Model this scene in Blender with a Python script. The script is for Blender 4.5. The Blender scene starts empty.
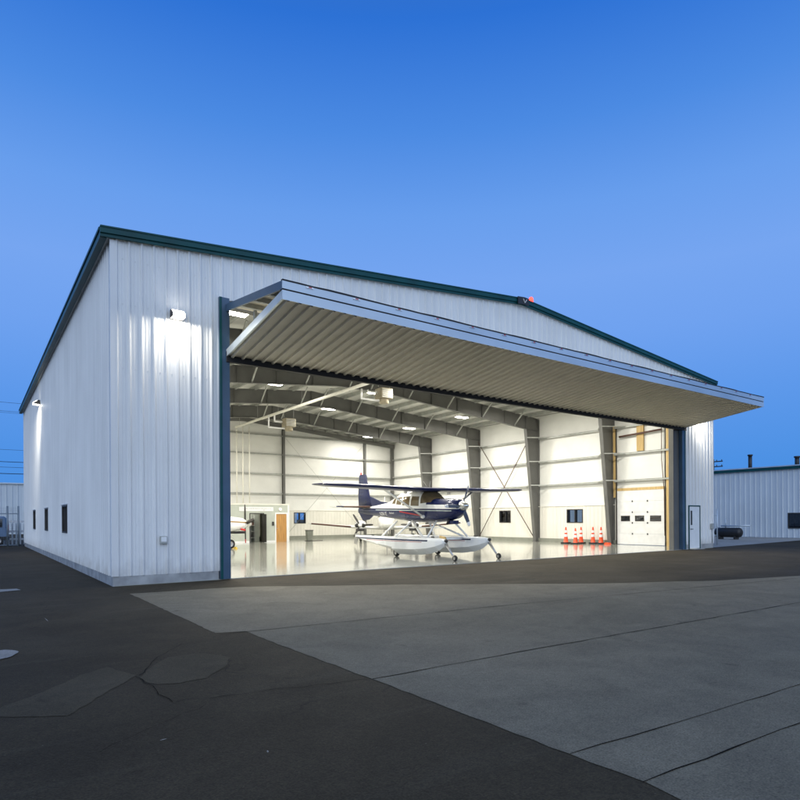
import bpy, math, random
from mathutils import Vector, Matrix
random.seed(7)
sc = bpy.context.scene
col = sc.collection
R = math.radians

# ------------------------------------------------------------------ materials
def new_mat(name):
    m = bpy.data.materials.new(name); m.use_nodes = True
    return m, m.node_tree.nodes, m.node_tree.links, m.node_tree.nodes['Principled BSDF']

def mat(name, c, rough=.5, metal=0., var=.12, scale=3., bump=0., bscale=30., stretch=(1, 1, 1), rvar=.08, coat=0., spec=.5):
    """plain paint / metal / rubber with uneven tone, uneven gloss and a little relief"""
    m, N, L, B = new_mat(name)
    B.inputs['Metallic'].default_value = metal
    B.inputs['Coat Weight'].default_value = coat
    B.inputs['Coat Roughness'].default_value = .06
    B.inputs['Specular IOR Level'].default_value = spec
    tc = N.new('ShaderNodeTexCoord'); mp = N.new('ShaderNodeMapping')
    mp.inputs['Scale'].default_value = stretch
    L.new(tc.outputs['Object'], mp.inputs['Vector'])
    n = N.new('ShaderNodeTexNoise'); n.inputs['Scale'].default_value = scale; n.inputs['Detail'].default_value = 5
    L.new(mp.outputs['Vector'], n.inputs['Vector'])
    r = N.new('ShaderNodeValToRGB')
    r.color_ramp.elements[0].position = .3; r.color_ramp.elements[1].position = .7
    r.color_ramp.elements[0].color = (*[max(0, x*(1-var)) for x in c], 1)
    r.color_ramp.elements[1].color = (*[min(1, x*(1+var)) for x in c], 1)
    L.new(n.outputs['Fac'], r.inputs['Fac']); L.new(r.outputs['Color'], B.inputs['Base Color'])
    mr = N.new('ShaderNodeMapRange'); mr.inputs['To Min'].default_value = max(.02, rough-rvar); mr.inputs['To Max'].default_value = min(1, rough+rvar)
    L.new(n.outputs['Fac'], mr.inputs['Value']); L.new(mr.outputs['Result'], B.inputs['Roughness'])
    if bump:
        n2 = N.new('ShaderNodeTexNoise'); n2.inputs['Scale'].default_value = bscale; n2.inputs['Detail'].default_value = 4
        L.new(tc.outputs['Object'], n2.inputs['Vector'])
        b = N.new('ShaderNodeBump'); b.inputs['Strength'].default_value = bump; b.inputs['Distance'].default_value = .02
        L.new(n2.outputs['Fac'], b.inputs['Height']); L.new(b.outputs['Normal'], B.inputs['Normal'])
    return m

def glow(name, c, s):
    m, N, L, B = new_mat(name)
    B.inputs['Base Color'].default_value = (*c, 1)
    B.inputs['Emission Color'].default_value = (*c, 1); B.inputs['Emission Strength'].default_value = s
    return m

def ground_mat(name, c1, c2, c3, rough, fine=110., patch=.22, crack=.0, streak=None, spec=.5):
    """worn asphalt or concrete: broad tone patches, blotches, aggregate grain, thin meandering cracks"""
    m, N, L, B = new_mat(name)
    B.inputs['Specular IOR Level'].default_value = spec
    tc = N.new('ShaderNodeTexCoord')
    def noise(s, d=6, dist=0., st=None):
        n = N.new('ShaderNodeTexNoise'); n.inputs['Scale'].default_value = s; n.inputs['Detail'].default_value = d
        n.inputs['Distortion'].default_value = dist
        if st:
            mp = N.new('ShaderNodeMapping'); mp.inputs['Scale'].default_value = st[:3]; mp.inputs['Rotation'].default_value[2] = st[3]
            L.new(tc.outputs['Object'], mp.inputs['Vector']); L.new(mp.outputs['Vector'], n.inputs['Vector'])
        else:
            L.new(tc.outputs['Object'], n.inputs['Vector'])
        return n.outputs['Fac']
    def ramp(f, p0, k0, p1, k1):
        r = N.new('ShaderNodeValToRGB'); e = r.color_ramp.elements
        e[0].position = p0; e[0].color = (*k0, 1); e[1].position = p1; e[1].color = (*k1, 1)
        L.new(f, r.inputs['Fac']); return r.outputs['Color']
    def mix(mode, a, b, f=1.):
        x = N.new('ShaderNodeMix'); x.data_type = 'RGBA'; x.blend_type = mode
        if isinstance(f, float): x.inputs['Factor'].default_value = f
        else: L.new(f, x.inputs['Factor'])
        L.new(a, x.inputs['A']); L.new(b, x.inputs['B']); return x.outputs['Result']
    base = ramp(noise(patch, 5, .6), .35, c1, .68, c2)
    base = mix('MULTIPLY', base, ramp(noise(1.3, 8, 1.), .3, (.84, .84, .84), .72, (1.13, 1.13, 1.12)))
    st = noise(.9, 6, .4, streak or (.25, 2.2, 1, .2))
    base = mix('MIX', base, ramp(st, 0, c3, 1, c3), ramp_f(N, L, st, .58, .78, .5))
    base = mix('MULTIPLY', base, ramp(noise(fine, 3), .25, (.60, .60, .60), .75, (1.42, 1.42, 1.42)))
    base = mix('MULTIPLY', base, ramp(noise(fine*.28, 4), .3, (.88, .88, .88), .7, (1.1, 1.1, 1.1)))
    # oil spots and pale grit
    base = mix('MULTIPLY', base, ramp(noise(2.6, 4, .3), .66, (1, 1, 1), .76, (.66, .64, .62)))
    base = mix('ADD', base, ramp(noise(38., 2), .73, (0, 0, 0), .80, (.07, .066, .06)))
    if crack:
        v = N.new('ShaderNodeTexVoronoi'); v.feature = 'DISTANCE_TO_EDGE'; v.inputs['Scale'].default_value = crack
        mp = N.new('ShaderNodeVectorMath'); mp.operation = 'ADD'
        nn = N.new('ShaderNodeTexNoise'); nn.inputs['Scale'].default_value = .8; nn.inputs['Detail'].default_value = 6
        L.new(tc.outputs['Object'], nn.inputs['Vector'])
        sc_ = N.new('ShaderNodeVectorMath'); sc_.operation = 'SCALE'; sc_.inputs['Scale'].default_value = 1.6
        L.new(nn.outputs['Color'], sc_.inputs[0])
        L.new(tc.outputs['Object'], mp.inputs[0]); L.new(sc_.outputs[0], mp.inputs[1]); L.new(mp.outputs[0], v.inputs['Vector'])
        d = v.outputs['Distance']
        msk = ramp_f(N, L, d, .0, .0035, 1., inv=True)
        gate = ramp_f(N, L, noise(.35, 3), .5, .56, .8)
        mm = N.new('ShaderNodeMath'); mm.operation = 'MULTIPLY'; L.new(msk, mm.inputs[0]); L.new(gate, mm.inputs[1])
        base = mix('MIX', base, ramp(d, 0, (.010, .009, .008), 1, (.010, .009, .008)), mm.outputs[0])
    L.new(base, B.inputs['Base Color'])
    mr = N.new('ShaderNodeMapRange'); mr.inputs['To Min'].default_value = rough-.1; mr.inputs['To Max'].default_value = rough+.12
    L.new(noise(.6, 6, .5), mr.inputs['Value']); L.new(mr.outputs['Result'], B.inputs['Roughness'])
    b = N.new('ShaderNodeBump'); b.inputs['Strength'].default_value = .45; b.inputs['Distance'].default_value = .012
    L.new(noise(fine, 4), b.inputs['Height']); L.new(b.outputs['Normal'], B.inputs['Normal'])
    return m

def ramp_f(N, L, f, p0, p1, hi, inv=False):
    r = N.new('ShaderNodeMapRange'); r.inputs['From Min'].default_value = p0; r.inputs['From Max'].default_value = p1
    r.inputs['To Min'].default_value = hi if inv else 0.; r.inputs['To Max'].default_value = 0. if inv else hi
    L.new(f, r.inputs['Value']); return r.outputs['Result']

def wall_mat(name, c, rough=.56, dirt=.2, splash=0.):
    """painted ribbed steel: faint rain streaks, slightly dusty at the foot, oil-canning"""
    m, N, L, B = new_mat(name)
    tc = N.new('ShaderNodeTexCoord')
    def noise(s, st):
        mp = N.new('ShaderNodeMapping'); mp.inputs['Scale'].default_value = st
        L.new(tc.outputs['Object'], mp.inputs['Vector'])
        n = N.new('ShaderNodeTexNoise'); n.inputs['Scale'].default_value = s; n.inputs['Detail'].default_value = 6
        L.new(mp.outputs['Vector'], n.inputs['Vector']); return n.outputs['Fac']
    st = noise(3., (1, 1, .06))
    r = N.new('ShaderNodeValToRGB'); e = r.color_ramp.elements
    e[0].position = .3; e[0].color = (*[x*(1-dirt*.4) for x in c], 1); e[1].position = .62; e[1].color = (*c, 1)
    L.new(st, r.inputs['Fac'])
    bl = N.new('ShaderNodeMix'); bl.data_type = 'RGBA'; bl.blend_type = 'MULTIPLY'; bl.inputs['Factor'].default_value = 1
    r2 = N.new('ShaderNodeValToRGB'); e = r2.color_ramp.elements
    e[0].position = .3; e[0].color = (.93, .93, .93, 1); e[1].position = .7; e[1].color = (1.03, 1.03, 1.03, 1)
    L.new(noise(.45, (1, 1, 1)), r2.inputs['Fac'])
    L.new(r.outputs['Color'], bl.inputs['A']); L.new(r2.outputs['Color'], bl.inputs['B'])
    out = bl.outputs['Result']
    if splash:      # mud splashed up from the paving, uneven along the wall
        sp = N.new('ShaderNodeSeparateXYZ'); L.new(tc.outputs['Object'], sp.inputs[0])
        sm = N.new('ShaderNodeMath'); sm.operation = 'ADD'; L.new(sp.outputs['Z'], sm.inputs[0])
        sn = N.new('ShaderNodeMath'); sn.operation = 'MULTIPLY'; sn.inputs[1].default_value = 1.1; L.new(noise(4., (1, 1, .5)), sn.inputs[0]); L.new(sn.outputs[0], sm.inputs[1])
        dm = N.new('ShaderNodeMix'); dm.data_type = 'RGBA'; L.new(ramp_f(N, L, sm.outputs[0], .62, 1.15, splash, inv=True), dm.inputs['Factor'])
        L.new(out, dm.inputs['A']); dm.inputs['B'].default_value = (.34, .31, .27, 1); out = dm.outputs['Result']
    L.new(out, B.inputs['Base Color']); B.inputs['Specular IOR Level'].default_value = .35
    mr = N.new('ShaderNodeMapRange'); mr.inputs['To Min'].default_value = rough-.08; mr.inputs['To Max'].default_value = rough+.1
    L.new(st, mr.inputs['Value']); L.new(mr.outputs['Result'], B.inputs['Roughness'])
    b = N.new('ShaderNodeBump'); b.inputs['Strength'].default_value = .25; b.inputs['Distance'].default_value = .03
    L.new(noise(1.7, (1, 1, .5)), b.inputs['Height']); L.new(b.outputs['Normal'], B.inputs['Normal'])
    return m

def paint_mat(name, rules, default, stripe=None):
    """aircraft paint scheme: rules = list of (axis-sum coefficients kx, kz, lo, hi, xlo, xhi, colour) in object space, later wins"""
    m, N, L, B = new_mat(name)
    B.inputs['Roughness'].default_value = .3; B.inputs['Specular IOR Level'].default_value = .35; B.inputs['Coat Weight'].default_value = .12; B.inputs['Coat Roughness'].default_value = .05
    tc = N.new('ShaderNodeTexCoord'); sp = N.new('ShaderNodeSeparateXYZ'); L.new(tc.outputs['Object'], sp.inputs[0])
    def M(op, a, b):
        n = N.new('ShaderNodeMath'); n.operation = op
        for i, v in enumerate((a, b)):
            if isinstance(v, (int, float)): n.inputs[i].default_value = v
            else: L.new(v, n.inputs[i])
        return n.outputs[0]
    cur = None
    rgb = N.new('ShaderNodeRGB'); rgb.outputs[0].default_value = (*default, 1); cur = rgb.outputs[0]
    for kx, kz, lo, hi, xlo, xhi, c in rules:
        s = M('ADD', M('MULTIPLY', sp.outputs['X'], kx), M('MULTIPLY', sp.outputs['Z'], kz))
        f = M('MULTIPLY', M('GREATER_THAN', s, lo), M('LESS_THAN', s, hi))
        f = M('MULTIPLY', f, M('MULTIPLY', M('GREATER_THAN', sp.outputs['X'], xlo), M('LESS_THAN', sp.outputs['X'], xhi)))
        x = N.new('ShaderNodeMix'); x.data_type = 'RGBA'; L.new(f, x.inputs['Factor']); L.new(cur, x.inputs['A'])
        x.inputs['B'].default_value = (*c, 1); cur = x.outputs['Result']
    n = N.new('ShaderNodeTexNoise'); n.inputs['Scale'].default_value = 2.5; L.new(tc.outputs['Object'], n.inputs['Vector'])
    mr = N.new('ShaderNodeMapRange'); mr.inputs['To Min'].default_value = .15; mr.inputs['To Max'].default_value = .34
    L.new(n.outputs['Fac'], mr.inputs['Value']); L.new(mr.outputs['Result'], B.inputs['Roughness'])
    L.new(cur, B.inputs['Base Color'])
    return m

NAVY = (.009, .015, .068); WHITE = (.80, .80, .78)
K = {}
K['wall'] = wall_mat('white ribbed steel', (.77, .77, .76), splash=.45)
K['wall_far'] = wall_mat('pale ribbed steel', (.62, .66, .68))
K['liner'] = wall_mat('cream liner steel', (.77, .75, .68), .42, .12)
K['insul'] = mat('white vinyl insulation', (.77, .77, .735), .42, var=.05, scale=.8, bump=.9, bscale=1.9)
K['ceil'] = mat('white vinyl ceiling', (.66, .66, .62), .5, var=.06, scale=1.2, bump=.3, bscale=2.)
K['teal'] = mat('dark teal trim', (.003, .062, .066), .4, spec=.25, var=.2, scale=1.5)
K['tealgrey'] = mat('blue grey trim', (.045, .09, .15), .35, var=.15, scale=1.5)
K['frame'] = mat('grey primer steel', (.125, .125, .118), .55, var=.14, scale=1.2, bump=.08)
K['girt'] = mat('galvanised girt', (.40, .41, .385), .45, .3, var=.15, scale=4)
K['galv'] = mat('galvanised edge', (.54, .60, .64), .34, .5, var=.14, scale=1.2, stretch=(.3, 1, 1))
K['leaf'] = wall_mat('pale ribbed door skin', (.66, .61, .50), .5, .2)
K['rubber'] = mat('black rubber', (.012, .012, .013), .7, var=.3, bump=.15)
K['concrete'] = mat('foundation concrete', (.33, .33, .325), .85, var=.3, scale=2.2, bump=.3, bscale=40)
K['curb'] = mat('grey curb paint', (.25, .26, .22), .4, var=.1)
K['white'] = mat('white paint', (.78, .78, .77), .4, var=.05)
K['offwhite'] = mat('off white pipe', (.76, .74, .66), .4, var=.06)
K['heater'] = mat('beige heater enamel', (.27, .235, .16), .45, var=.2)
K['black'] = mat('black enamel', (.014, .014, .015), .45, var=.3)
K['dark'] = mat('dark metal', (.045, .042, .040), .5, .3, var=.25)
K['blade'] = mat('propeller black', (.03, .026, .025), .45, var=.25)
K['bladegrey'] = mat('propeller grey', (.09, .11, .16), .35, var=.15)
K['chrome'] = mat('polished metal', (.62, .62, .60), .22, .9, var=.06)
K['steel'] = mat('brushed steel', (.45, .45, .45), .35, .8, var=.1)
K['wood'] = mat('pale lumber', (.56, .39, .16), .6, var=.2, scale=3, stretch=(6, 6, .4))
K['oak'] = mat('oak veneer door', (.46, .24, .07), .4, var=.22, scale=3, stretch=(7, 7, .5))
K['brown'] = mat('brown steel', (.10, .05, .035), .5, var=.2)
K['office'] = mat('pale green grey paint', (.46, .49, .43), .55, var=.05)
K['orange'] = mat('orange cone plastic', (.82, .085, .020), .45, var=.1)
K['reflect'] = mat('white reflective band', (.86, .84, .82), .4, var=.04)
K['red'] = mat('red paint', (.55, .02, .02), .35, var=.1)
K['yellow'] = mat('yellow chock', (.70, .47, .05), .5, var=.15)
K['planewhite'] = mat('aircraft white', WHITE, .22, var=.03, coat=.6)
K['navy'] = mat('aircraft navy', NAVY, .3, var=.15, coat=.1, spec=.35)
K['tyre'] = mat('tyre rubber', (.018, .018, .018), .75, var=.2)
K['tan'] = mat('tan leather', (.25, .14, .07), .6, var=.2)
K['vanblue'] = mat('blue grey car paint', (.12, .20, .34), .3, var=.1, coat=.5)
K['wire'] = mat('wire black', (.015, .02, .03), .6)
K['chain'] = mat('fence galvanised', (.20, .24, .28), .5, .4, var=.15)
def glass_mat(name, c, rough=.03):
    m, N, L, B = new_mat(name)
    B.inputs['Base Color'].default_value = (*c, 1); B.inputs['Roughness'].default_value = rough
    B.inputs['Specular IOR Level'].default_value = .9
    n = N.new('ShaderNodeTexNoise'); n.inputs['Scale'].default_value = 1.3
    tc = N.new('ShaderNodeTexCoord'); L.new(tc.outputs['Object'], n.inputs['Vector'])
    b = N.new('ShaderNodeBump'); b.inputs['Strength'].default_value = .05; L.new(n.outputs['Fac'], b.inputs['Height']); L.new(b.outputs['Normal'], B.inputs['Normal'])
    return m
K['glass'] = glass_mat('dark window glass', (.012, .014, .018)); K['cabin'] = glass_mat('cabin glass', (.13, .095, .05)); K['cabin'].node_tree.nodes['Principled BSDF'].inputs['Specular IOR Level'].default_value = .5
def clear_glass(name, tint=(.9, .95, .95), fac=.82):
    m, N, L, B = new_mat(name)
    t = N.new('ShaderNodeBsdfTransparent'); t.inputs['Color'].default_value = (*tint, 1)
    g = N.new('ShaderNodeBsdfGlossy'); g.inputs['Roughness'].default_value = .03
    x = N.new('ShaderNodeMixShader'); f = N.new('ShaderNodeFresnel'); f.inputs['IOR'].default_value = 1.5
    L.new(f.outputs[0], x.inputs[0]); L.new(t.outputs[0], x.inputs[1]); L.new(g.outputs[0], x.inputs[2])
    L.new(x.outputs[0], N['Material Output'].inputs['Surface'])
    return m
K['clear'] = clear_glass('window glass', (.80, .86, .90))
K['floatpaint'] = paint_mat('float white paint', [(0, 1, .735, .795, -6.6, -.55, NAVY), (0, 1, .690, .712, -5.4, -.9, (.35, .03, .05))], (.76, .78, .80))
K['fuse'] = paint_mat('floatplane paint', [
    (.022, 1, -9, 2.05, -99, 99, NAVY),
    (.022, 1, 1.955, 1.985, -6.4, -.35, (.55, .62, .58)),
    (.12, 1, 1.50, 1.56, -3.9, -2.2, (.35, .02, .03)),
    (.03, 1, 2.215, 2.60, -1.85, 9, NAVY),
    (.02, 1, 2.24, 2.50, -99, -5.9, WHITE)], WHITE)
K['floor'] = None
def floor_mat():
    m, N, L, B = new_mat('glossy epoxy floor')
    tc = N.new('ShaderNodeTexCoord')
    n = N.new('ShaderNodeTexNoise'); n.inputs['Scale'].default_value = .5; n.inputs['Detail'].default_value = 6; L.new(tc.outputs['Object'], n.inputs['Vector'])
    r = N.new('ShaderNodeValToRGB'); e = r.color_ramp.elements
    e[0].position = .3; e[0].color = (.31, .31, .275, 1); e[1].position = .7; e[1].color = (.385, .385, .34, 1)
    L.new(n.outputs['Fac'], r.inputs['Fac']); L.new(r.outputs['Color'], B.inputs['Base Color'])
    n2 = N.new('ShaderNodeTexNoise'); n2.inputs['Scale'].default_value = 1.6; n2.inputs['Detail'].default_value = 5; L.new(tc.outputs['Object'], n2.inputs['Vector'])
    mr = N.new('ShaderNodeMapRange'); mr.inputs['To Min'].default_value = .06; mr.inputs['To Max'].default_value = .17
    L.new(n2.outputs['Fac'], mr.inputs['Value']); L.new(mr.outputs['Result'], B.inputs['Roughness'])
    B.inputs['Coat Weight'].default_value = .35; B.inputs['Coat Roughness'].default_value = .07
    b = N.new('ShaderNodeBump'); b.inputs['Strength'].default_value = .10; b.inputs['Distance'].default_value = .02
    n3 = N.new('ShaderNodeTexNoise'); n3.inputs['Scale'].default_value = 2.5; n3.inputs['Detail'].default_value = 3; L.new(tc.outputs['Object'], n3.inputs['Vector'])
    L.new(n3.outputs['Fac'], b.inputs['Height']); L.new(b.outputs['Normal'], B.inputs['Normal']); L.new(b.outputs['Normal'], B.inputs['Coat Normal'])
    return m
K['floor'] = floor_mat()
K['asphalt'] = ground_mat('dark asphalt', (.037, .0295, .0180), (.055, .0445, .0280), (.088, .077, .056), .8, 70., .22, .22, spec=.12)
K['apron'] = ground_mat('light apron asphalt', (.145, .128, .092), (.184, .163, .120), (.128, .113, .083), .8, 70., .16, .0, (.12, 1.6, 1, .02), spec=.12)
K['paleapron'] = ground_mat('pale concrete yard', (.26, .25, .23), (.33, .32, .30), (.22, .21, .20), .8, 90., .12, spec=.35)
K['patch'] = ground_mat('asphalt patch', (.050, .041, .026), (.066, .055, .036), (.040, .033, .021), .8, 70., .7, spec=.12)
K['oldpatch'] = ground_mat('pale patch', (.22, .22, .215), (.30, .295, .285), (.18, .18, .17), .8, 100., .6, spec=.35)
K['joint'] = mat('joint tar', (.008, .007, .006), .9, var=.3, spec=.05)
K['lens'] = glow('lamp lens', (1, .95, .83), 40)
K['packlens'] = glow('wall lamp lens', (1, .96, .86), 14)
K['beaconlens'] = glow('red beacon lens', (1, .045, .03), 4.5)

# ------------------------------------------------------------------ mesh helper
class MB:
    def __init__(s): s.v = []; s.f = []; s.sm = []
    def add(s, vs, fs, smooth=False):
        o = len(s.v); s.v += [tuple(v) for v in vs]
        for f in fs: s.f.append(tuple(i+o for i in f)); s.sm.append(smooth)
        return s
    def box(s, a, b):
        (x0, y0, z0), (x1, y1, z1) = a, b
        x0, x1 = min(x0, x1), max(x0, x1); y0, y1 = min(y0, y1), max(y0, y1); z0, z1 = min(z0, z1), max(z0, z1)
        return s.add([(x0, y0, z0), (x1, y0, z0), (x1, y1, z0), (x0, y1, z0), (x0, y0, z1), (x1, y0, z1), (x1, y1, z1), (x0, y1, z1)],
                     [(0, 3, 2, 1), (4, 5, 6, 7), (0, 1, 5, 4), (1, 2, 6, 5), (2, 3, 7, 6), (3, 0, 4, 7)])
    def hexa(s, p): # 8 points: bottom ring 0-3, top ring 4-7
        return s.add(p, [(0, 3, 2, 1), (4, 5, 6, 7), (0, 1, 5, 4), (1, 2, 6, 5), (2, 3, 7, 6), (3, 0, 4, 7)])
    def prism(s, poly, fn, d0, d1): # poly of (u,w), fn(u,w,d)->xyz
        n = len(poly); vs = [fn(u, w, d0) for u, w in poly]+[fn(u, w, d1) for u, w in poly]
        return s.add(vs, [tuple(range(n-1, -1, -1)), tuple(range(n, 2*n))]+[(i, (i+1) % n, n+(i+1) % n, n+i) for i in range(n)])
    def tube(s, p0, p1, r0, r1=None, n=10, caps=True, smooth=True):
        r1 = r0 if r1 is None else r1
        p0, p1 = Vector(p0), Vector(p1); d = (p1-p0).normalized()
        a = d.orthogonal().normalized(); b = d.cross(a)
        vs = []
        for p, r in ((p0, r0), (p1, r1)):
            for i in range(n):
                t = 2*math.pi*i/n; vs.append(p+a*(r*math.cos(t))+b*(r*math.sin(t)))
        s.add(vs, [(i, (i+1) % n, n+(i+1) % n, n+i) for i in range(n)], smooth)
        if caps:
            s.add(vs[:n], [tuple(range(n-1, -1, -1))]); s.add(vs[n:], [tuple(range(n))])
        return s
    def path(s, pts, r, n=8):
        for i in range(len(pts)-1): s.tube(pts[i], pts[i+1], r, n=n)
        return s
    def beam(s, p0, p1, w, h, up=(0, 0, 1)):
        p0, p1 = Vector(p0), Vector(p1); d = (p1-p0).normalized(); u = Vector(up)
        x = d.cross(u)
        if x.length < 1e-4: x = d.cross(Vector((1, 0, 0)))
        x.normalize(); y = x.cross(d).normalized()
        q = lambda p: [p-x*w/2-y*h/2, p+x*w/2-y*h/2, p+x*w/2+y*h/2, p-x*w/2+y*h/2]
        a, b = q(p0), q(p1)
        return s.add(a+b, [(0, 3, 2, 1), (4, 5, 6, 7), (0, 1, 5, 4), (1, 2, 6, 5), (2, 3, 7, 6), (3, 0, 4, 7)])
    def revolve(s, prof, axis='z', c=(0, 0, 0), n=20, smooth=True): # prof (r, h)
        vs = []
        for r, h in prof:
            for i in range(n):
                t = 2*math.pi*i/n; x, y = r*math.cos(t), r*math.sin(t)
                p = {'z': (x, y, h), 'x': (h, x, y), 'y': (x, h, y)}[axis]
                vs.append((p[0]+c[0], p[1]+c[1], p[2]+c[2]))
        m = len(prof)
        s.add(vs, [(k*n+i, k*n+(i+1) % n, (k+1)*n+(i+1) % n, (k+1)*n+i) for k in range(m-1) for i in range(n)], smooth)
        return s
    def loft(s, rings, closed=True, caps=True, smooth=True):
        n = len(rings[0]); vs = [p for r in rings for p in r]
        e = n if closed else n-1
        s.add(vs, [(k*n+i, k*n+(i+1) % n, (k+1)*n+(i+1) % n, (k+1)*n+i) for k in range(len(rings)-1) for i in range(e)], smooth)
        if caps:
            s.add(rings[0], [tuple(range(n-1, -1, -1))]); s.add(rings[-1], [tuple(range(n))])
        return s
    def ring(s, a, b, w, fn, d0, d1): # rectangular frame: a,b outer (u,w) corners
        (u0, w0), (u1, w1) = a, b
        for q0, q1 in (((u0, w0), (u1, w0+w)), ((u0, w1-w), (u1, w1)), ((u0, w0+w), (u0+w, w1-w)), ((u1-w, w0+w), (u1, w1-w))):
            s.prism([(q0[0], q0[1]), (q1[0], q0[1]), (q1[0], q1[1]), (q0[0], q1[1])], fn, d0, d1)
        return s
    def build(s, name, m, parent=None, loc=None, bevel=0., autosmooth=None):
        me = bpy.data.meshes.new(name); me.from_pydata(s.v, [], s.f); 
        for p, k in zip(me.polygons, s.sm): p.use_smooth = k
        import bmesh
        bm = bmesh.new(); bm.from_mesh(me)
        bmesh.ops.remove_doubles(bm, verts=bm.verts, dist=.0002)
        bmesh.ops.recalc_face_normals(bm, faces=bm.faces); bm.to_mesh(me); bm.free()
        o = bpy.data.objects.new(name, me); col.objects.link(o)
        me.materials.append(m)
        if parent: o.parent = parent
        if loc: o.location = loc
        if bevel:
            bv = o.modifiers.new('edge', 'BEVEL'); bv.width = bevel; bv.segments = 2; bv.limit_method = 'ANGLE'; bv.angle_limit = R(40)
        return o

def tag(o, label=None, cat=None, group=None, kind=None):
    if label: o['label'] = label
    if cat: o['category'] = cat
    if group: o['group'] = group
    if kind: o['kind'] = kind
    return o
def thing(name, label, cat, loc=(0, 0, 0), rz=0., group=None):
    o = bpy.data.objects.new(name, None); col.objects.link(o); o.location = loc; o.rotation_euler = (0, 0, rz)
    o.empty_display_size = .3
    return tag(o, label, cat, group)
def copy_tree(o, parent=None):
    c = o.copy(); col.objects.link(c)
    if parent: c.parent = parent
    for ch in list(o.children): copy_tree(ch, c)
    return c
FXZ = lambda u, w, d: (u, d, w)   # polygon in x,z extruded along y
FYZ = lambda u, w, d: (d, u, w)   # polygon in y,z extruded along x
FXY = lambda u, w, d: (u, w, d)

def ribbed(u0, u1, mapf, bottom, topf, holes=(), pitch=.305, depth=.042, rw=.085, rt=.03, minor=True, start=None):
    """corrugated sheet; mapf(u, d, z); holes (ua, ub, za, zb)"""
    pr = [(u0, 0.)]
    if pitch:
        c = u0+pitch*.5 if start is None else start
        while c < u1-rw/2:
            if c-rw/2 > u0:
                pr += [(c-rw/2, 0), (c-rt/2, depth), (c+rt/2, depth), (c+rw/2, 0)]
                if minor and c+pitch*.5+.05 < u1:
                    for k in (.36, .64):
                        q = c+pitch*k; pr += [(q-.018, 0), (q-.008, .006), (q+.008, .006), (q+.018, 0)]
            c += pitch
    else:
        n = max(1, int((u1-u0)/1.2)); pr += [(u0+(u1-u0)*i/n, 0.) for i in range(1, n)]
    pr.append((u1, 0.)); pr.sort()
    def dd(u):
        for (a, da), (b, db) in zip(pr, pr[1:]):
            if a <= u <= b: return da+(db-da)*((u-a)/(b-a) if b > a else 0)
        return 0.
    us = sorted(set([p[0] for p in pr]+[h for q in holes for h in q[:2] if u0 < h < u1]))
    m = MB()
    for a, b in zip(us, us[1:]):
        if b-a < 1e-6: continue
        mid = (a+b)/2; segs = [(bottom, None)]
        cuts = sorted([(q[2], q[3]) for q in holes if q[0] <= mid <= q[1]])
        z = bottom; segs = []
        for za, zb in cuts:
            if za > z: segs.append((z, za))
            z = zb
        segs.append((z, None))
        for za, zb in segs:
            ta = topf(a) if zb is None else zb; tb = topf(b) if zb is None else zb
            if ta <= za: continue
            m.add([mapf(a, dd(a), za), mapf(b, dd(b), za), mapf(b, dd(b), tb), mapf(a, dd(a), ta)], [(0, 1, 2, 3)])
    return m

# ------------------------------------------------------------------ camera
F, CY, ROLL, YAW, CAM = 600.6435, 518.6432, .0058, .6212, (-2.9479, -16.7072, 1.6694)
cd = bpy.data.cameras.new('camera'); cam = bpy.data.objects.new('camera', cd); col.objects.link(cam)
fw = Vector((math.sin(YAW), math.cos(YAW), 0)); rt = Vector((math.cos(YAW), -math.sin(YAW), 0)); up = Vector((0, 0, 1))
cr, sr = math.cos(ROLL), math.sin(ROLL)
r_ = rt*cr-up*sr; u_ = rt*sr+up*cr
cam.matrix_world = Matrix((( r_.x, u_.x, -fw.x, CAM[0]), (r_.y, u_.y, -fw.y, CAM[1]), (r_.z, u_.z, -fw.z, CAM[2]), (0, 0, 0, 1)))
cd.sensor_width = 36; cd.lens = 36*F/800; cd.shift_y = (CY-400)/800; cd.clip_end = 4000; cd.clip_start = .1
sc.camera = cam

# ------------------------------------------------------------------ world: clear dusk sky, last glow behind the camera
w = bpy.data.worlds.new('World'); sc.world = w; w.use_nodes = True
N, L = w.node_tree.nodes, w.node_tree.links
bg = N['Background']
tc = N.new('ShaderNodeTexCoord'); sp = N.new('ShaderNodeSeparateXYZ'); L.new(tc.outputs['Generated'], sp.inputs[0])
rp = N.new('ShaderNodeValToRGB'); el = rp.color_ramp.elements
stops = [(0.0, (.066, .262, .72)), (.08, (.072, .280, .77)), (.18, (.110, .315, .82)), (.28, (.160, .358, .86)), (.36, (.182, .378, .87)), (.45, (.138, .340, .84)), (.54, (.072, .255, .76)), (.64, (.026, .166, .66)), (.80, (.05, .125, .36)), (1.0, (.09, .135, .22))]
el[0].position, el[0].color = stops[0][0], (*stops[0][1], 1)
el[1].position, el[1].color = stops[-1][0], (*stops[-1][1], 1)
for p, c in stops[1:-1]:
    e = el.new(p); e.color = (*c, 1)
L.new(sp.outputs['Z'], rp.inputs['Fac'])
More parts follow.
